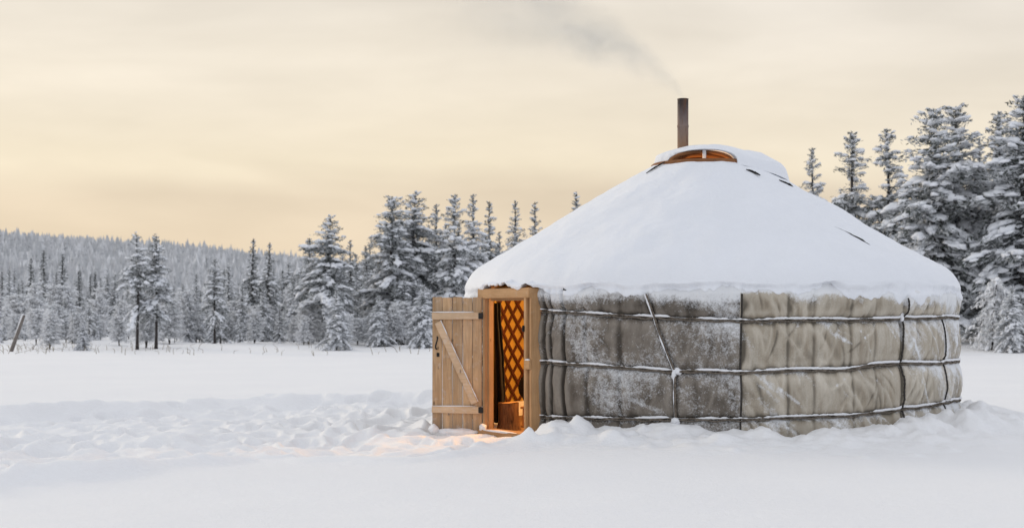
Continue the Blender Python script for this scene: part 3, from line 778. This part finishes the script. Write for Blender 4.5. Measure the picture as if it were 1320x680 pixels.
# dark cloth hanging inside the left jamb
def curtain(name, px0, px1, y, z0, z1, seed, label):
    x0, x1 = (px0 - 660) / FPX * y, (px1 - 660) / FPX * y
    u = np.linspace(0, 1, 40); v = np.linspace(0, 1, 40); U, Vv = np.meshgrid(u, v, indexing='ij')
    wid = .55 + .45 * sstep(.0, .75, 1 - Vv) + .12 * fbm(Vv * 5, 0, seed, 3)
    X = x0 + (x1 - x0) * U * wid; Y = y + .04 * np.sin(U * 14 + 2 * Vv) * (1 - .5 * Vv); Z = z0 + (z1 - z0) * Vv + .02 * fbm(U * 4, 0, seed, 2)
    me = mesh_np(name, np.stack([X, Y, Z], -1).reshape(-1, 3), grid_faces(40, 40)); o = link(name, me, M['curtain'])
    md = o.modifiers.new('thick', 'SOLIDIFY'); md.thickness = .015
    tag(o, label, 'curtain')
curtain('door_curtain', 635, 651, 17.95, .03, 1.60, 3, 'dark heavy cloth hanging just inside the left side of the doorway')
# low bench at the right inside
bx, by = inside(676, 18.2)
bench = empty('bench', (bx + .20, by, .01), R_(-20)); tag(bench, 'low wooden bench end inside the yurt to the right of the log stump', 'bench')
for nm, c, s in (('seat', (0, 0, .25), (.46, .22, .03)), ('rail', (-.0, -.09, .09), (.40, .03, .06)), ('leg', (-.18, 0, .118), (.05, .2, .234)), ('leg', (.18, 0, .118), (.05, .2, .234))):
    local_obj(nm, [J(c, s, .1, 0, .005)], M['frame_h'], bench)
# dark bag by the right jamb
V, F = blob_np((0, 0, .20), (.10, .09, .20), 61); me = mesh_np('dark_sack', V + np.array([(679 - 660) / FPX * 18.3 + .03, 18.3, .30]), F)
sk = link('dark_sack', me, M['curtain']); tag(sk, 'dark bundle resting on the bench by the right side of the doorway', 'bundle')

# ------------------------------------------------------------------ trees
def ico(sub):
    bm = bmesh.new(); bmesh.ops.create_icosphere(bm, subdivisions=sub, radius=1)
    V = np.array([v.co[:] for v in bm.verts]); F = np.array([[v.index for v in f.verts] for f in bm.faces]); bm.free(); return V, F
ICO = ico(2)

class Crown:
    """collects needle sprays (quads) and snow cushions (triangles)"""
    def __init__(s, seed): s.r = np.random.default_rng(seed); s.q = []; s.qm = []; s.bV = []; s.n = 0
    def sprays(s, p, d, n, size, spread, fr):
        r = s.r; d = np.asarray(d)
        c = p + r.normal(0, spread, (n, 3)) * np.array([1, 1, .55])
        u = d + r.normal(0, .55, (n, 3)); u /= np.linalg.norm(u, axis=1)[:, None]
        w = np.cross(u, r.normal(0, 1, (n, 3))); w /= np.linalg.norm(w, axis=1)[:, None] + 1e-6
        L = size * r.uniform(.5, 1.25, (n, 1)); W = L * r.uniform(.16, .34, (n, 1))
        s.q.append(np.stack([c - u * L * .5, c + w * W * .5, c + u * L * .5, c - w * W * .5], 1))
        s.qm.append(np.where(r.random(n) < fr, 1, 0))
    def cushion(s, p, d, sz):
        r = s.r; V, F = ICO
        n = 1 + .5 * (r.random(len(V)) - .5)
        n = n * (1 + .3 * np.sin(V[:, 0] * 3 + r.uniform(0, 6)) * np.sin(V[:, 1] * 4 + r.uniform(0, 6)))
        d = np.array([d[0], d[1], d[2] * .7]); d = d / (np.linalg.norm(d) + 1e-6)
        side = np.cross(d, [0, 0, 1.]); side /= np.linalg.norm(side) + 1e-6; up = np.cross(side, d)
        S = np.asarray(sz)
        P = V * n[:, None]; P[:, 2] = np.where(P[:, 2] < 0, P[:, 2] * .45, P[:, 2])
        s.bV.append(p + P[:, :1] * S[0] * d + P[:, 1:2] * S[1] * side + P[:, 2:] * S[2] * up)
    def mesh(s, name, mats):
        Q = np.concatenate(s.q).reshape(-1, 3); nq = len(Q) // 4
        FQ = np.arange(nq * 4).reshape(-1, 4); V = Q; Fs = [FQ]; mi = [np.concatenate(s.qm)]
        if s.bV:
            B = np.stack(s.bV); nb, k = B.shape[:2]
            FB = (ICO[1][None] + (np.arange(nb) * k)[:, None, None]).reshape(-1, 3) + len(Q)
            V = np.concatenate([Q, B.reshape(-1, 3)]); Fs.append(FB); mi.append(np.full(len(FB), 2))
        me = mesh_np(name, V, Fs, True, np.concatenate(mi))
        for m_ in mats: me.materials.append(m_)
        return me

def conifer(seed, H, Rm, base, kind, frost, snow, trunks=1):
    """trunk and crown meshes of a snow-laden conifer, foot at the origin"""
    r = np.random.default_rng(seed); cr = Crown(seed + 1); tp = []; 
    n = 16; hz = np.linspace(-.4, H * .97, n); bend = np.stack([.012 * H * fbm(hz / H * 2, 0, seed, 2), .012 * H * fbm(hz / H * 2, 3, seed + 3, 2)], -1)
    rad = np.interp(hz / H, [-.1, 0, .05, .5, 1], [.021 * H, .019 * H, .013 * H, .0085 * H, .002 * H])
    P = np.stack([bend[:, 0], bend[:, 1], hz], -1); tp.append(tube(P, rad, 8))
    z = base * H; lev = 0; ga = r.uniform(0, 6.28)
    while z < H * .97:
        t = (z / H - base) / (1 - base)
        if kind == 'pine': prof = (1 - t) ** .66 * (.55 + .45 * min(1, t * 3.2 + .15)) 
        elif kind == 'broad': prof = (1 - t) ** .70 * (.75 + .25 * min(1, t * 4))
        else: prof = (1 - t) ** .83 * (.88 + .12 * min(1, t * 6))
        nb = 1; a0 = ga; ga += 2.4
        for b in range(nb):
            patch = float(fbm(a0 % 6.283 * .9 + seed * 3.1, t * 7, seed, 2))
            if t < .9 and patch < (-.20 if kind != 'pine' else -.14): continue
            L = Rm * prof * r.uniform(.6, 1.12) * (1 + 1.1 * patch * (1 - .6 * t)) + .006 * H
            g = float(np.clip(L / (.11 * H), .10, 1))
            a = a0 + b * 6.283 / nb + r.normal(0, .25)
            rise = (.36 if kind == 'pine' else .16) * (t - .3) * 1.2 + r.normal(0, .17) + 1.2 * max(0, t - .66)
            droop = (.46 if kind == 'spruce' else .36) * (1.02 - t) * r.uniform(.7, 1.4)
            c0 = np.array([np.interp(z, hz, bend[:, 0]), np.interp(z, hz, bend[:, 1]), z])
            m = max(3, int(L / (.021 * H)) )
            qs = np.linspace(.12, 1, m); pts = []
            for q in qs:
                pts.append(c0 + np.array([math.cos(a) * L * q, math.sin(a) * L * q, L * (rise * q * 1.3 - droop * q * q * 1.15)]))
            pts = np.array(pts)
            if t < .75: tp.append(tube(np.concatenate([c0[None], pts]), np.linspace(.0045 * H, .001 * H, m + 1) * (.4 + .6 * L / Rm), 4, cap=False))
            laden = r.random() < .88
            for k, p in enumerate(pts):
                d = pts[min(k + 1, m - 1)] - pts[max(k - 1, 0)]; d = d / (np.linalg.norm(d) + 1e-6)
                wq = (.35 + .65 * math.sin(math.pi * min(1, qs[k] * .82)))      # fan of twigs widest mid-branch
                sp = (.019 * H * wq + .04) * g
                cr.sprays(p - np.array([0, 0, .010 * H * g]), d, int((17 + 11 * wq) * (.45 + .55 * g)), .028 * H * (.36 + .64 * g), sp, min(.95, frost * (1 - .55 * max(0, t - .7) / .3) + .25 * (qs[k] - .5)))
                if r.random() < snow * (1.15 - .35 * t - 2.2 * max(0, t - .74)) * (1 if laden else .3):
                    s0 = .0195 * H * wq * r.uniform(.5, 1.6) * (.35 + .65 * g)
                    off = np.cross(d, [0, 0, 1.]) * r.normal(0, .6) * sp
                    cr.cushion(p + off + np.array([0, 0, .008 * H * g]), d, (s0 * 1.35, s0 * r.uniform(.75, 1.1), s0 * r.uniform(.5, .8)))
                if wq > .6 and r.random() < snow * (.8 - 1.6 * max(0, t - .6)) * (1 if laden else .3):
                    off = np.cross(d, [0, 0, 1.]) * (1 if r.random() < .5 else -1) * sp * 1.3
                    s0 = .0135 * H * r.uniform(.5, 1.5) * (.35 + .65 * g); cr.cushion(p + off, d, (s0 * 1.3, s0, s0 * .6))
        z += H * (.0076 - .0016 * t) * r.uniform(.6, 1.4) * (1.2 if kind == 'pine' else 1); lev += 1
    top = np.array([bend[-1, 0], bend[-1, 1], H * .95])
    cr.sprays(top, (0, 0, 1), 16, .022 * H, .004 * H, frost * .7); cr.sprays(top + np.array([0, 0, .025 * H]), (0, 0, 1), 8, .022 * H, .002 * H, frost)
    V, F = join_np(tp)
    tm = mesh_np('trunk', V, F); tm.materials.append(M['trunk'])
    return tm, cr.mesh('crown', [M['needle'], M['frostneedle'], M['treesnow']])

def frosted_bush(seed, H, Rm, weep=False):
    """thin white-frosted twigs"""
    r = np.random.default_rng(seed); cr = Crown(seed); tp = []
    ns = 5 if not weep else 3
    for sidx in range(ns):
        a = r.uniform(0, 6.28); lean = r.uniform(.1, .55) * Rm
        hh = H * r.uniform(.7, 1.0); q = np.linspace(0, 1, 12)
        P = np.stack([math.cos(a) * lean * q ** 1.4, math.sin(a) * lean * q ** 1.4, -.2 + (hh + .2) * q], -1)
        tp.append(tube(P, np.linspace(.013 * H, .003 * H, 12), 5))
        for k in range(3, 12):
            for b in range(5):
                aa = r.uniform(0, 6.28); L = Rm * r.uniform(.35, .95) * (1.1 - .55 * q[k]); m = 7; qq = np.linspace(.1, 1, m)
                up = r.uniform(.2, .8); dr = r.uniform(.3, .6) if not weep else r.uniform(.9, 1.7)
                B = P[k] + np.stack([np.cos(aa) * L * qq, np.sin(aa) * L * qq, L * (up * qq - dr * qq * qq)], -1)
                B = B[B[:, 2] > .02]
                for i in range(len(B)):
                    d = B[min(i + 1, len(B) - 1)] - B[max(i - 1, 0)]; d = d / (np.linalg.norm(d) + 1e-6)
                    cr.sprays(B[i], d, 5, .075 * H, .022 * H, .8)
                    if r.random() < .22: cr.cushion(B[i], d, np.array([1.3, .8, .55]) * .022 * H * r.uniform(.6, 1.5))
    V, F = join_np(tp); tm = mesh_np('stem', V, F); tm.materials.append(M['trunk'])
    return tm, cr.mesh('twigs', [M['frostneedle'], M['twig'], M['treesnow']])

KINDS = {}
def kinds():
    K = KINDS
    K['pine_a'] = (conifer(1, 10, 2.1, .34, 'pine', .68, .86), 10); K['pine_b'] = (conifer(2, 10, 1.7, .30, 'pine', .64, .80), 10)
    K['pine_c'] = (conifer(3, 10, 2.4, .26, 'broad', .60, .86), 10)
    K['full_a'] = (conifer(4, 10, 2.35, .12, 'broad', .62, .88), 10); K['full_b'] = (conifer(5, 10, 2.0, .10, 'spruce', .60, .80), 10)
    K['spruce_a'] = (conifer(6, 10, 1.45, .06, 'spruce', .58, .70), 10); K['spruce_b'] = (conifer(7, 10, 1.15, .05, 'spruce', .55, .6), 10)
    K['spruce_c'] = (conifer(8, 10, 1.75, .07, 'spruce', .72, .88), 10); K['dark'] = (conifer(9, 10, 1.3, .10, 'spruce', .36, .42), 10)
    K['young'] = (conifer(12, 4, 1.0, .08, 'spruce', .80, 1.0), 4)
    K['bush_a'] = (frosted_bush(21, 3, 1.3), 3); K['bush_b'] = (frosted_bush(22, 3, 1.0), 3); K['weep'] = (frosted_bush(23, 4, 2.0, True), 4)
kinds()
NAME = {'pine': ('pine_tree', 'pine tree'), 'full': ('pine_tree', 'pine tree'), 'spru': ('spruce_tree', 'spruce tree'), 'dark': ('spruce_tree', 'spruce tree'),
        'youn': ('young_spruce', 'spruce tree'), 'bush': ('frosted_shrub', 'shrub'), 'weep': ('frosted_birch', 'birch')}
def plant(kind, px, d, top, label, group=None, wide=1.0):
    (tm, cm), H0 = KINDS[kind]
    x = (px - 660) / FPX * d; gz = float(ground_z(x, d)) - .03
    h = CAMH + (HOR - top) / FPX * d - gz
    nm, cat = NAME[kind[:4]]
    t = empty(nm, (x, d, gz), random.uniform(0, 6.28)); sc = h / H0 / .985
    t.scale = (sc * wide, sc * wide, sc)
    tag(t, label, cat, group)
    for pn, me in ((tm.name.split('.')[0], tm), (cm.name.split('.')[0], cm)):
        o = bpy.data.objects.new(pn, me); COL.objects.link(o); o.parent = t
    return t

FEATURE = [
 # left meadow edge
 ('pine_a', 177, 61.0, 302, 'slender pine with snow cushions, left trunk of the twin pines on the left shore'),
 ('pine_b', 201, 61.6, 304, 'slender pine with bare lower trunk, right trunk of the twin pines on the left shore'),
 ('pine_b', 277, 66, 334, 'lone small pine heavy with snow between the twin pines and the broad pine'),
 ('pine_c', 424, 67, 279, 'broad snow-laden pine standing highest left of the tall clump near the yurt'),
 ('young', 434, 60.5, 374, 'small snow-caked spruce standing in front of the broad pine'),
 ('dark', 326, 82, 307, 'dark pointed spruce poking above the frosted belt left of the broad pine'),
 ('dark', 347, 84, 312, 'thin dark spruce tip just right of the dark pointed spruce'),
 ('full_b', 398, 76, 306, 'snowy pine leaning on the left shoulder of the broad pine'),
 ('spruce_a', 452, 78, 309, 'greyish spruce just behind the right shoulder of the broad pine'),
 ('full_a', 505, 69, 252, 'big snow-covered pine at the left end of the tall clump beside the yurt'),
 ('pine_c', 533, 72, 249, 'tall snowy pine second from the left in the clump beside the yurt'),
 ('spruce_c', 563, 73, 262, 'slim snowy spruce in the dip of the tall clump left of the yurt'),
 ('full_b', 586, 69, 249, 'tall full spruce caked in snow right above the open door'),
 ('spruce_c', 611, 71, 249, 'pointed snowy spruce just over the left end of the yurt roof'),
 ('spruce_a', 631, 76, 259, 'narrow frosted spruce closing the right end of the tall clump'),
 ('spruce_a', 663, 84, 258, 'free-standing spruce tip over the left roof slope, nearer the tall clump'),
 ('spruce_a', 690, 86, 260, 'free-standing spruce tip over the left roof slope, nearer the chimney'),
 ('spruce_b', 742, 90, 247, 'tiny spruce tip just peeping over the left roof slope below the chimney'),
 ('young', 545, 62.5, 366, 'pale frosted young spruce beside the top of the open door'),
 ('young', 488, 64, 380, 'pale young spruce at the foot of the tall clump, farther from the door'),
 ('young', 107, 60, 412, 'small snow-covered young spruce shaped like a cone out on the left shore'),
 ('bush_b', 64, 61, 402, 'white frosted bush with thin stem on the far left shore by the leaning post'),
 ('dark', 56, 98, 322, 'dark tall spruce rising above the far left belt'),
 ('dark', 80, 97, 327, 'dark tall broad spruce right of the tallest in the far left belt'),
 ('dark', 40, 101, 332, 'narrow dark spruce left of the tall dark pair in the far left belt'),
 ('spruce_b', 18, 100, 345, 'narrow spruce with dark tip at the far left edge of the forest'),
 ('dark', 122, 100, 350, 'short dark spruce between the dark pair and the twin pines'),
 # right
 ('spruce_c', 1049, 82, 189, 'snowy spruce tip over the right roof slope nearest the yurt crown'),
 ('full_b', 1098, 78, 168, 'dark-topped spruce over the right roof slope, second from the crown'),
 ('full_b', 1146, 76, 164, 'snowy spruce over the right roof slope, next to the great pine pair'),
 ('full_a', 1205, 65, 138, 'great snow-laden pine rising behind the right edge of the yurt'),
 ('full_a', 1233, 67, 135, 'great pine with forked-looking tip, right half of the pair behind the yurt edge'),
 ('full_b', 1290, 66, 142, 'tall snowy pine right of the great pair, with dark gaps'),
 ('full_a', 1318, 63, 124, 'tallest snowy pine at the right edge of the picture'),
 ('weep', 1278, 60, 356, 'white frosted birch with drooping twigs right of the yurt'),
 ('young', 1304, 58, 368, 'small snow-caked spruce under the tall pine at the right edge'),
 ('spruce_c', 1182, 80, 224, 'shorter frosted spruce between the great pair and the roof slope'),
 ('spruce_c', 1262, 78, 176, 'shorter frosted spruce in the gap between the great pair and the tall right pine'),
]
for (k, px, d, top, lab) in FEATURE:
    plant(k, px, d, top, lab, wide=1.12 if k.startswith(('full', 'pine_c')) else 1.0)
rg = random.Random(4)
def env(px): return np.interp(px, [-60, 0, 60, 150, 230, 300, 400, 470, 500, 600, 650, 720, 760], [345, 345, 345, 350, 352, 338, 330, 318, 290, 285, 292, 300, 330])
LB = 'frosted conifer in the dense snowy belt behind the left meadow'
for i in range(190):
    px = -50 + (i * 7.93 + rg.uniform(-4, 4)) % 790; row = rg.random()
    d = 84 + 38 * row; e = float(env(px)) + rg.uniform(0, 58) * (1.15 - row * .6)
    k = rg.choice(['spruce_a', 'dark', 'spruce_b', 'spruce_c', 'dark', 'pine_b', 'full_b', 'pine_a'])
    plant(k, px, d, e, LB, 'trees of the left forest belt')
for i in range(48):
    px = -30 + i * 14 + rg.uniform(-9, 9); d = rg.uniform(66, 82)
    plant(rg.choice(['young', 'spruce_c', 'spruce_c', 'full_b', 'pine_a']), px, d, float(env(px)) + rg.uniform(18, 80), 'small snowy conifer along the front of the left forest belt', 'small conifers at the front of the left belt')
for i in range(46):
    px = -20 + i * 14 + rg.uniform(-7, 7); d = rg.uniform(62.5, 80)
    plant(rg.choice(['bush_a', 'bush_b', 'bush_a']), px, d, rg.uniform(392, 424), 'pale frosted shrub at the foot of the left forest belt', 'frosted shrubs at the foot of the left belt', rg.uniform(.8, 1.3))
for i in range(34):
    px = 1160 + (i * 8.7 + rg.uniform(-4, 4)) % 290; d = rg.uniform(72, 110)
    plant(rg.choice(['spruce_a', 'spruce_c', 'full_b', 'dark', 'pine_a', 'full_a']), px, d, np.interp(px, [1150, 1240, 1320, 1450], [235, 190, 170, 150]) + rg.uniform(0, 150), 'snowy conifer in the shaded stand behind the right side of the yurt', 'trees of the right stand')
for i in range(12):
    px = 1235 + i * 10 + rg.uniform(-5, 5)
    plant(rg.choice(['bush_a', 'bush_b']), px, rg.uniform(62, 76), rg.uniform(385, 420), 'pale frosted shrub under the trees right of the yurt', 'frosted shrubs under the right stand', rg.uniform(.9, 1.3))

for i in range(24):
    px = -30 + (i * 27.1 + rg.uniform(-6, 6)) % 640
    t_ = plant(rg.choice(['bush_a', 'bush_b']), px, rg.uniform(70, 92), rg.uniform(366, 408), 'tall thin frosted birch filling the left forest belt between the conifers', 'frosted birches in the left belt', rg.uniform(.75, 1.0))
    t_.name = 'frosted_birch'; t_['category'] = 'birch'

# leaning post on the far shore
d = 58.0; p0 = at(13, 456, d); p1 = at(31, 406, d)
gz = float(ground_z(p0.x, d)); p0.z = gz - .1
q = np.linspace(0, 1, 10)[:, None]
P = np.array(p0)[None] * (1 - q) + np.array(p1)[None] * q
post = empty('leaning_post', p0); tag(post, 'weathered grey post leaning to the right out of the snow at the far left', 'post')
link('pole', mesh_np('pole', *tube(P, np.linspace(.085, .06, 10), 9)), M['post'], post)
P2 = P.copy(); P2[:, 2] += .045; P2[:, 0] -= .03
link('snow_strip', mesh_np('snow_strip', *tube(P2[3:], np.linspace(.04, .05, 7), 7)), M['snow'], post)

# dry stalks poking through at the shore
rg2 = np.random.default_rng(8); parts = []
for k in range(160):
    x0 = rg2.uniform(-27, -2); y0 = rg2.uniform(54, 63); z0 = float(ground_z(x0, y0)); h = rg2.uniform(.1, .4)
    if rg2.random() < .4: x0 = -20.0 + rg2.normal(0, 1.0)
    parts.append(tube([(x0, y0, z0 - .05), (x0 + rg2.normal(0, .05), y0, z0 + h * .6), (x0 + rg2.normal(0, .12), y0, z0 + h)], [.012, .009, .004], 4, cap=False))
o = link('dry_grass', mesh_np('dry_grass', *join_np(parts)), M['grass']); tag(o, 'thin dry grass stalks poking out of the snow along the far shore', 'grass', kind='stuff')

# ------------------------------------------------------------------ far hill and its forest
def hill_z(x, y):
    ridge = np.interp(x, [-900, -480, -324, -250, -177, -100, -29, 167, 500], [78, 62, 51, 46, 39, 31, 24, 12, 6])
    return ridge * sstep(380, 900, y) * (1 - .5 * sstep(950, 1500, y)) + 3.0 * fbm(x * .012, y * .012, 131, 4) * sstep(380, 500, y) - 1.0
xs = np.linspace(-1400, 900, 180); ys = np.linspace(360, 1600, 120); X, Y = np.meshgrid(xs, ys, indexing='ij')
o = link('hill', mesh_np('hill', np.stack([X, Y, hill_z(X, Y)], -1).reshape(-1, 3), grid_faces(180, 120)), M['hill']); tag(o, kind='structure')
rg3 = np.random.default_rng(3); N = 24000
x = rg3.uniform(-.85, .42, N); y = np.sqrt(rg3.uniform(430 ** 2, 985 ** 2, N)); x = x * y
z = hill_z(x, y); h = rg3.uniform(4.0, 7.5, N) * (1 + .35 * (rg3.random(N) < .1)); w = h * rg3.uniform(.14, .22, N)
lay = [(.0, 1.0), (.28, .62), (.30, .85), (.58, .40), (.60, .60), (1.0, .02)]; ns = 7
th = np.linspace(0, 2 * np.pi, ns, endpoint=False)
V = np.zeros((N, len(lay), ns, 3))
for i, (lz, lr) in enumerate(lay):
    jr = rg3.uniform(.55, 1.3, (N, ns)) * lr * w[:, None]
    V[:, i, :, 0] = x[:, None] + jr * np.cos(th); V[:, i, :, 1] = y[:, None] + jr * np.sin(th); V[:, i, :, 2] = (z - .3 + lz * h)[:, None] + rg3.uniform(-.03, .03, (N, ns)) * h[:, None]
I, Jx = np.meshgrid(np.arange(len(lay) - 1), np.arange(ns), indexing='ij'); J2 = (Jx + 1) % ns
F0 = np.stack([I * ns + Jx, I * ns + J2, (I + 1) * ns + J2, (I + 1) * ns + Jx], -1).reshape(-1, 4)
F = (F0[None] + (np.arange(N) * len(lay) * ns)[:, None, None]).reshape(-1, 4)
mi = np.repeat((rg3.random(N) < .55).astype(int), len(F0))
o = link('far_forest', mesh_np('far_forest', V.reshape(-1, 3), F, False, mi), [M['farneedle'], M['farfrost_haze']]); tag(o, 'frosted forest, paled in colour for haze, covering the far hillside on the left', 'forest', kind='stuff')

# ------------------------------------------------------------------ smoke: a thin volume drifting up and left from the chimney
def smoke():
    top = Vector((cx, cy, 4.30)); L = 3.3
    s = NT('smoke_volume')
    c = s.n('ShaderNodeTexCoord'); sp = s.n('ShaderNodeSeparateXYZ'); s.l(c.outputs['Object'], sp.inputs[0])
    X, Y, Z = sp.outputs
    # local x runs along the drift; the axis rises steeply first, then levels
    ax = s.math('MULTIPLY', s.math('POWER', s.math('MAXIMUM', X, 0.0), .62), .80)
    wob = s.noise(s.coord('Object', (1, 1, 1)), 1.1, 2, .5)
    ax = s.math('ADD', ax, s.math('MULTIPLY', s.math('MULTIPLY_ADD', wob, 1.0, -.5), s.math('MULTIPLY', X, .55)))
    dz = s.math('SUBTRACT', Z, ax)
    rad = s.math('MULTIPLY_ADD', s.math('MAXIMUM', X, -.1), .38, .10)
    q = s.math('DIVIDE', s.math('SQRT', s.math('ADD', s.math('MULTIPLY', Y, Y), s.math('MULTIPLY', dz, dz))), rad)
    fall = s.math('POWER', s.math('MAXIMUM', s.math('SUBTRACT', 1.0, q), 0.0), .9)
    nz = s.noise(s.coord('Object', (1, 1, 1.3)), 3.0, 5, .6, .6)
    bil = s.ramp(nz, [(.30, 0), (.72, 1)])
    fade = s.ramp(s.math('MULTIPLY', X, 1 / L), [(0, 1), (.18, .8), (.5, .42), (.85, .10), (1, 0)])
    dens = s.math('MULTIPLY', s.math('MULTIPLY', fall, bil), s.math('MULTIPLY', fade, 2.9))
    st = s.n('ShaderNodeVolumeScatter'); st.inputs['Color'].default_value = (.97, .78, .52, 1); st.inputs['Anisotropy'].default_value = .2; s.l(dens, st.inputs['Density'])
    ab = s.n('ShaderNodeVolumeAbsorption'); ab.inputs['Color'].default_value = (.66, .42, .20, 1); s.l(s.math('MULTIPLY', dens, .20), ab.inputs['Density'])
    ad = s.n('ShaderNodeAddShader'); s.l(st.outputs[0], ad.inputs[0]); s.l(ab.outputs[0], ad.inputs[1]); s.l(ad.outputs[0], s.out.inputs['Volume'])
    xs = np.linspace(-.08, L, 26)
    P = np.stack([xs, 0 * xs, .80 * np.maximum(xs, 0) ** .62], -1)
    rr = .19 + .66 * np.maximum(xs, 0)
    V, F = tube(P, rr, 16)
    me = mesh_np('smoke', V, F); me.materials.append(s.m)
    bm = bmesh.new(); bm.from_mesh(me); bmesh.ops.recalc_face_normals(bm, faces=bm.faces); bm.to_mesh(me); bm.free()
    o = bpy.data.objects.new('smoke', me); COL.objects.link(o)
    o.location = top + Vector((0, 0, -.02)); o.rotation_euler = (0, 0, math.pi)
    tag(o, 'thin brownish smoke drifting up to the left from the chimney top', 'smoke', kind='stuff')
smoke()

# ------------------------------------------------------------------ light, sky, camera
SUN_EL, SUN_AZ = R_(14), R_(-52)      # azimuth from +Y, negative = left
w = bpy.data.worlds.new('World'); SC.world = w; w.use_nodes = True
t = w.node_tree; t.nodes.clear()
class WT(NT):
    def __init__(s, tree): s.t = tree
s = WT(t)
out = s.n('ShaderNodeOutputWorld'); bg = s.n('ShaderNodeBackground'); s.l(bg.outputs[0], out.inputs['Surface'])
sky = s.n('ShaderNodeTexSky', sky_type='NISHITA', sun_disc=False); sky.sun_elevation = SUN_EL; sky.sun_rotation = SUN_AZ
c = s.n('ShaderNodeTexCoord'); sp = s.n('ShaderNodeSeparateXYZ'); s.l(c.outputs['Generated'], sp.inputs[0])
el = sp.outputs[2]
m1 = s.n('ShaderNodeMapping'); m1.inputs['Scale'].default_value = (2.0, 2.0, 10); m1.inputs['Rotation'].default_value = (0, .05, .4); s.l(c.outputs['Generated'], m1.inputs[0])
band = s.noise(m1.outputs[0], 1.5, 3, .5, .4)
m2 = s.n('ShaderNodeMapping'); m2.inputs['Scale'].default_value = (3, 3, 9); m2.inputs['Location'].default_value = (4, 1, 2); s.l(c.outputs['Generated'], m2.inputs[0])
puff = s.noise(m2.outputs[0], 2.0, 6, .6, .3)
elw = s.math('ADD', el, s.math('MULTIPLY_ADD', band, .06, -.03))
front = s.ramp(elw, [(0, (.86, .695, .50)), (.05, (.86, .705, .525)), (.082, (.855, .71, .535)), (.106, (.965, .835, .635)), (.16, (.945, .84, .685)), (.23, (.935, .855, .745)), (.42, (.94, .925, .91)), (.75, (.92, .935, .975))])
back = s.ramp(el, [(0, (.88, .89, .93)), (.3, (.92, .945, .995)), (.8, (.92, .935, .975))])
side = s.math('ADD', s.math('MULTIPLY', sp.outputs[1], .9), s.math('MULTIPLY', sp.outputs[0], -.35))
ff = s.ramp(side, [(0, 0), (.55, 1)])
cl = s.mix(ff, back, front)
rightg = s.ramp(s.math('ADD', sp.outputs[0], .0), [(.0, 0), (.36, 1)])
cl = s.mix(s.math('MULTIPLY', rightg, .55), cl, s.mix(1.0, cl, (.93, .955, 1.02), 'MULTIPLY'))
shade = s.ramp(s.math('ADD', s.math('MULTIPLY', band, .7), s.math('MULTIPLY', puff, .3)), [(.34, .86), (.5, .97), (.64, 1.07)])
x = s.n('ShaderNodeVectorMath', operation='SCALE'); s.l(cl, x.inputs[0]); s.l(shade, x.inputs['Scale'])
x2 = s.n('ShaderNodeVectorMath', operation='SCALE'); s.l(x.outputs[0], x2.inputs[0]); x2.inputs['Scale'].default_value = 10.0
s.l(s.mix(.93, sky.outputs[0], x2.outputs[0]), bg.inputs['Color']); bg.inputs['Strength'].default_value = .1

sl = bpy.data.lights.new('sun', 'SUN'); sl.energy = 1.0; sl.angle = R_(14); sl.color = (1, .86, .66)
so = bpy.data.objects.new('sun', sl); COL.objects.link(so)
dirv = Vector((math.sin(SUN_AZ) * math.cos(SUN_EL), math.cos(SUN_AZ) * math.cos(SUN_EL), math.sin(SUN_EL)))
so.rotation_euler = dirv.to_track_quat('Z', 'Y').to_euler(); so.location = dirv * 50
lp = bpy.data.lights.new('lamp_glow', 'POINT'); lp.energy = 290; lp.color = (1, .56, .22); lp.shadow_soft_size = .12
lo = bpy.data.objects.new('lamp_glow', lp); COL.objects.link(lo); lo.location = (1.3, 17.95, 1.75)

cam = bpy.data.cameras.new('camera'); co = bpy.data.objects.new('camera', cam); COL.objects.link(co)
co.location = (0, 0, CAMH); co.rotation_euler = (R_(90), 0, 0)
cam.sensor_width = 36; cam.lens = 36 * FPX / 1320; cam.shift_y = (HOR - 340) / 1320
cam.clip_start = .1; cam.clip_end = 6000
cam.dof.use_dof = True; cam.dof.focus_distance = 16.3; cam.dof.aperture_fstop = 2.6
SC.camera = co
SC.view_settings.view_transform = 'Standard'; SC.view_settings.look = 'None'; SC.view_settings.exposure = 0; SC.view_settings.gamma = 1
SC.cycles.max_bounces = 6; SC.cycles.diffuse_bounces = 4; SC.cycles.volume_step_rate = 1.0
SC.cycles.use_denoising = True
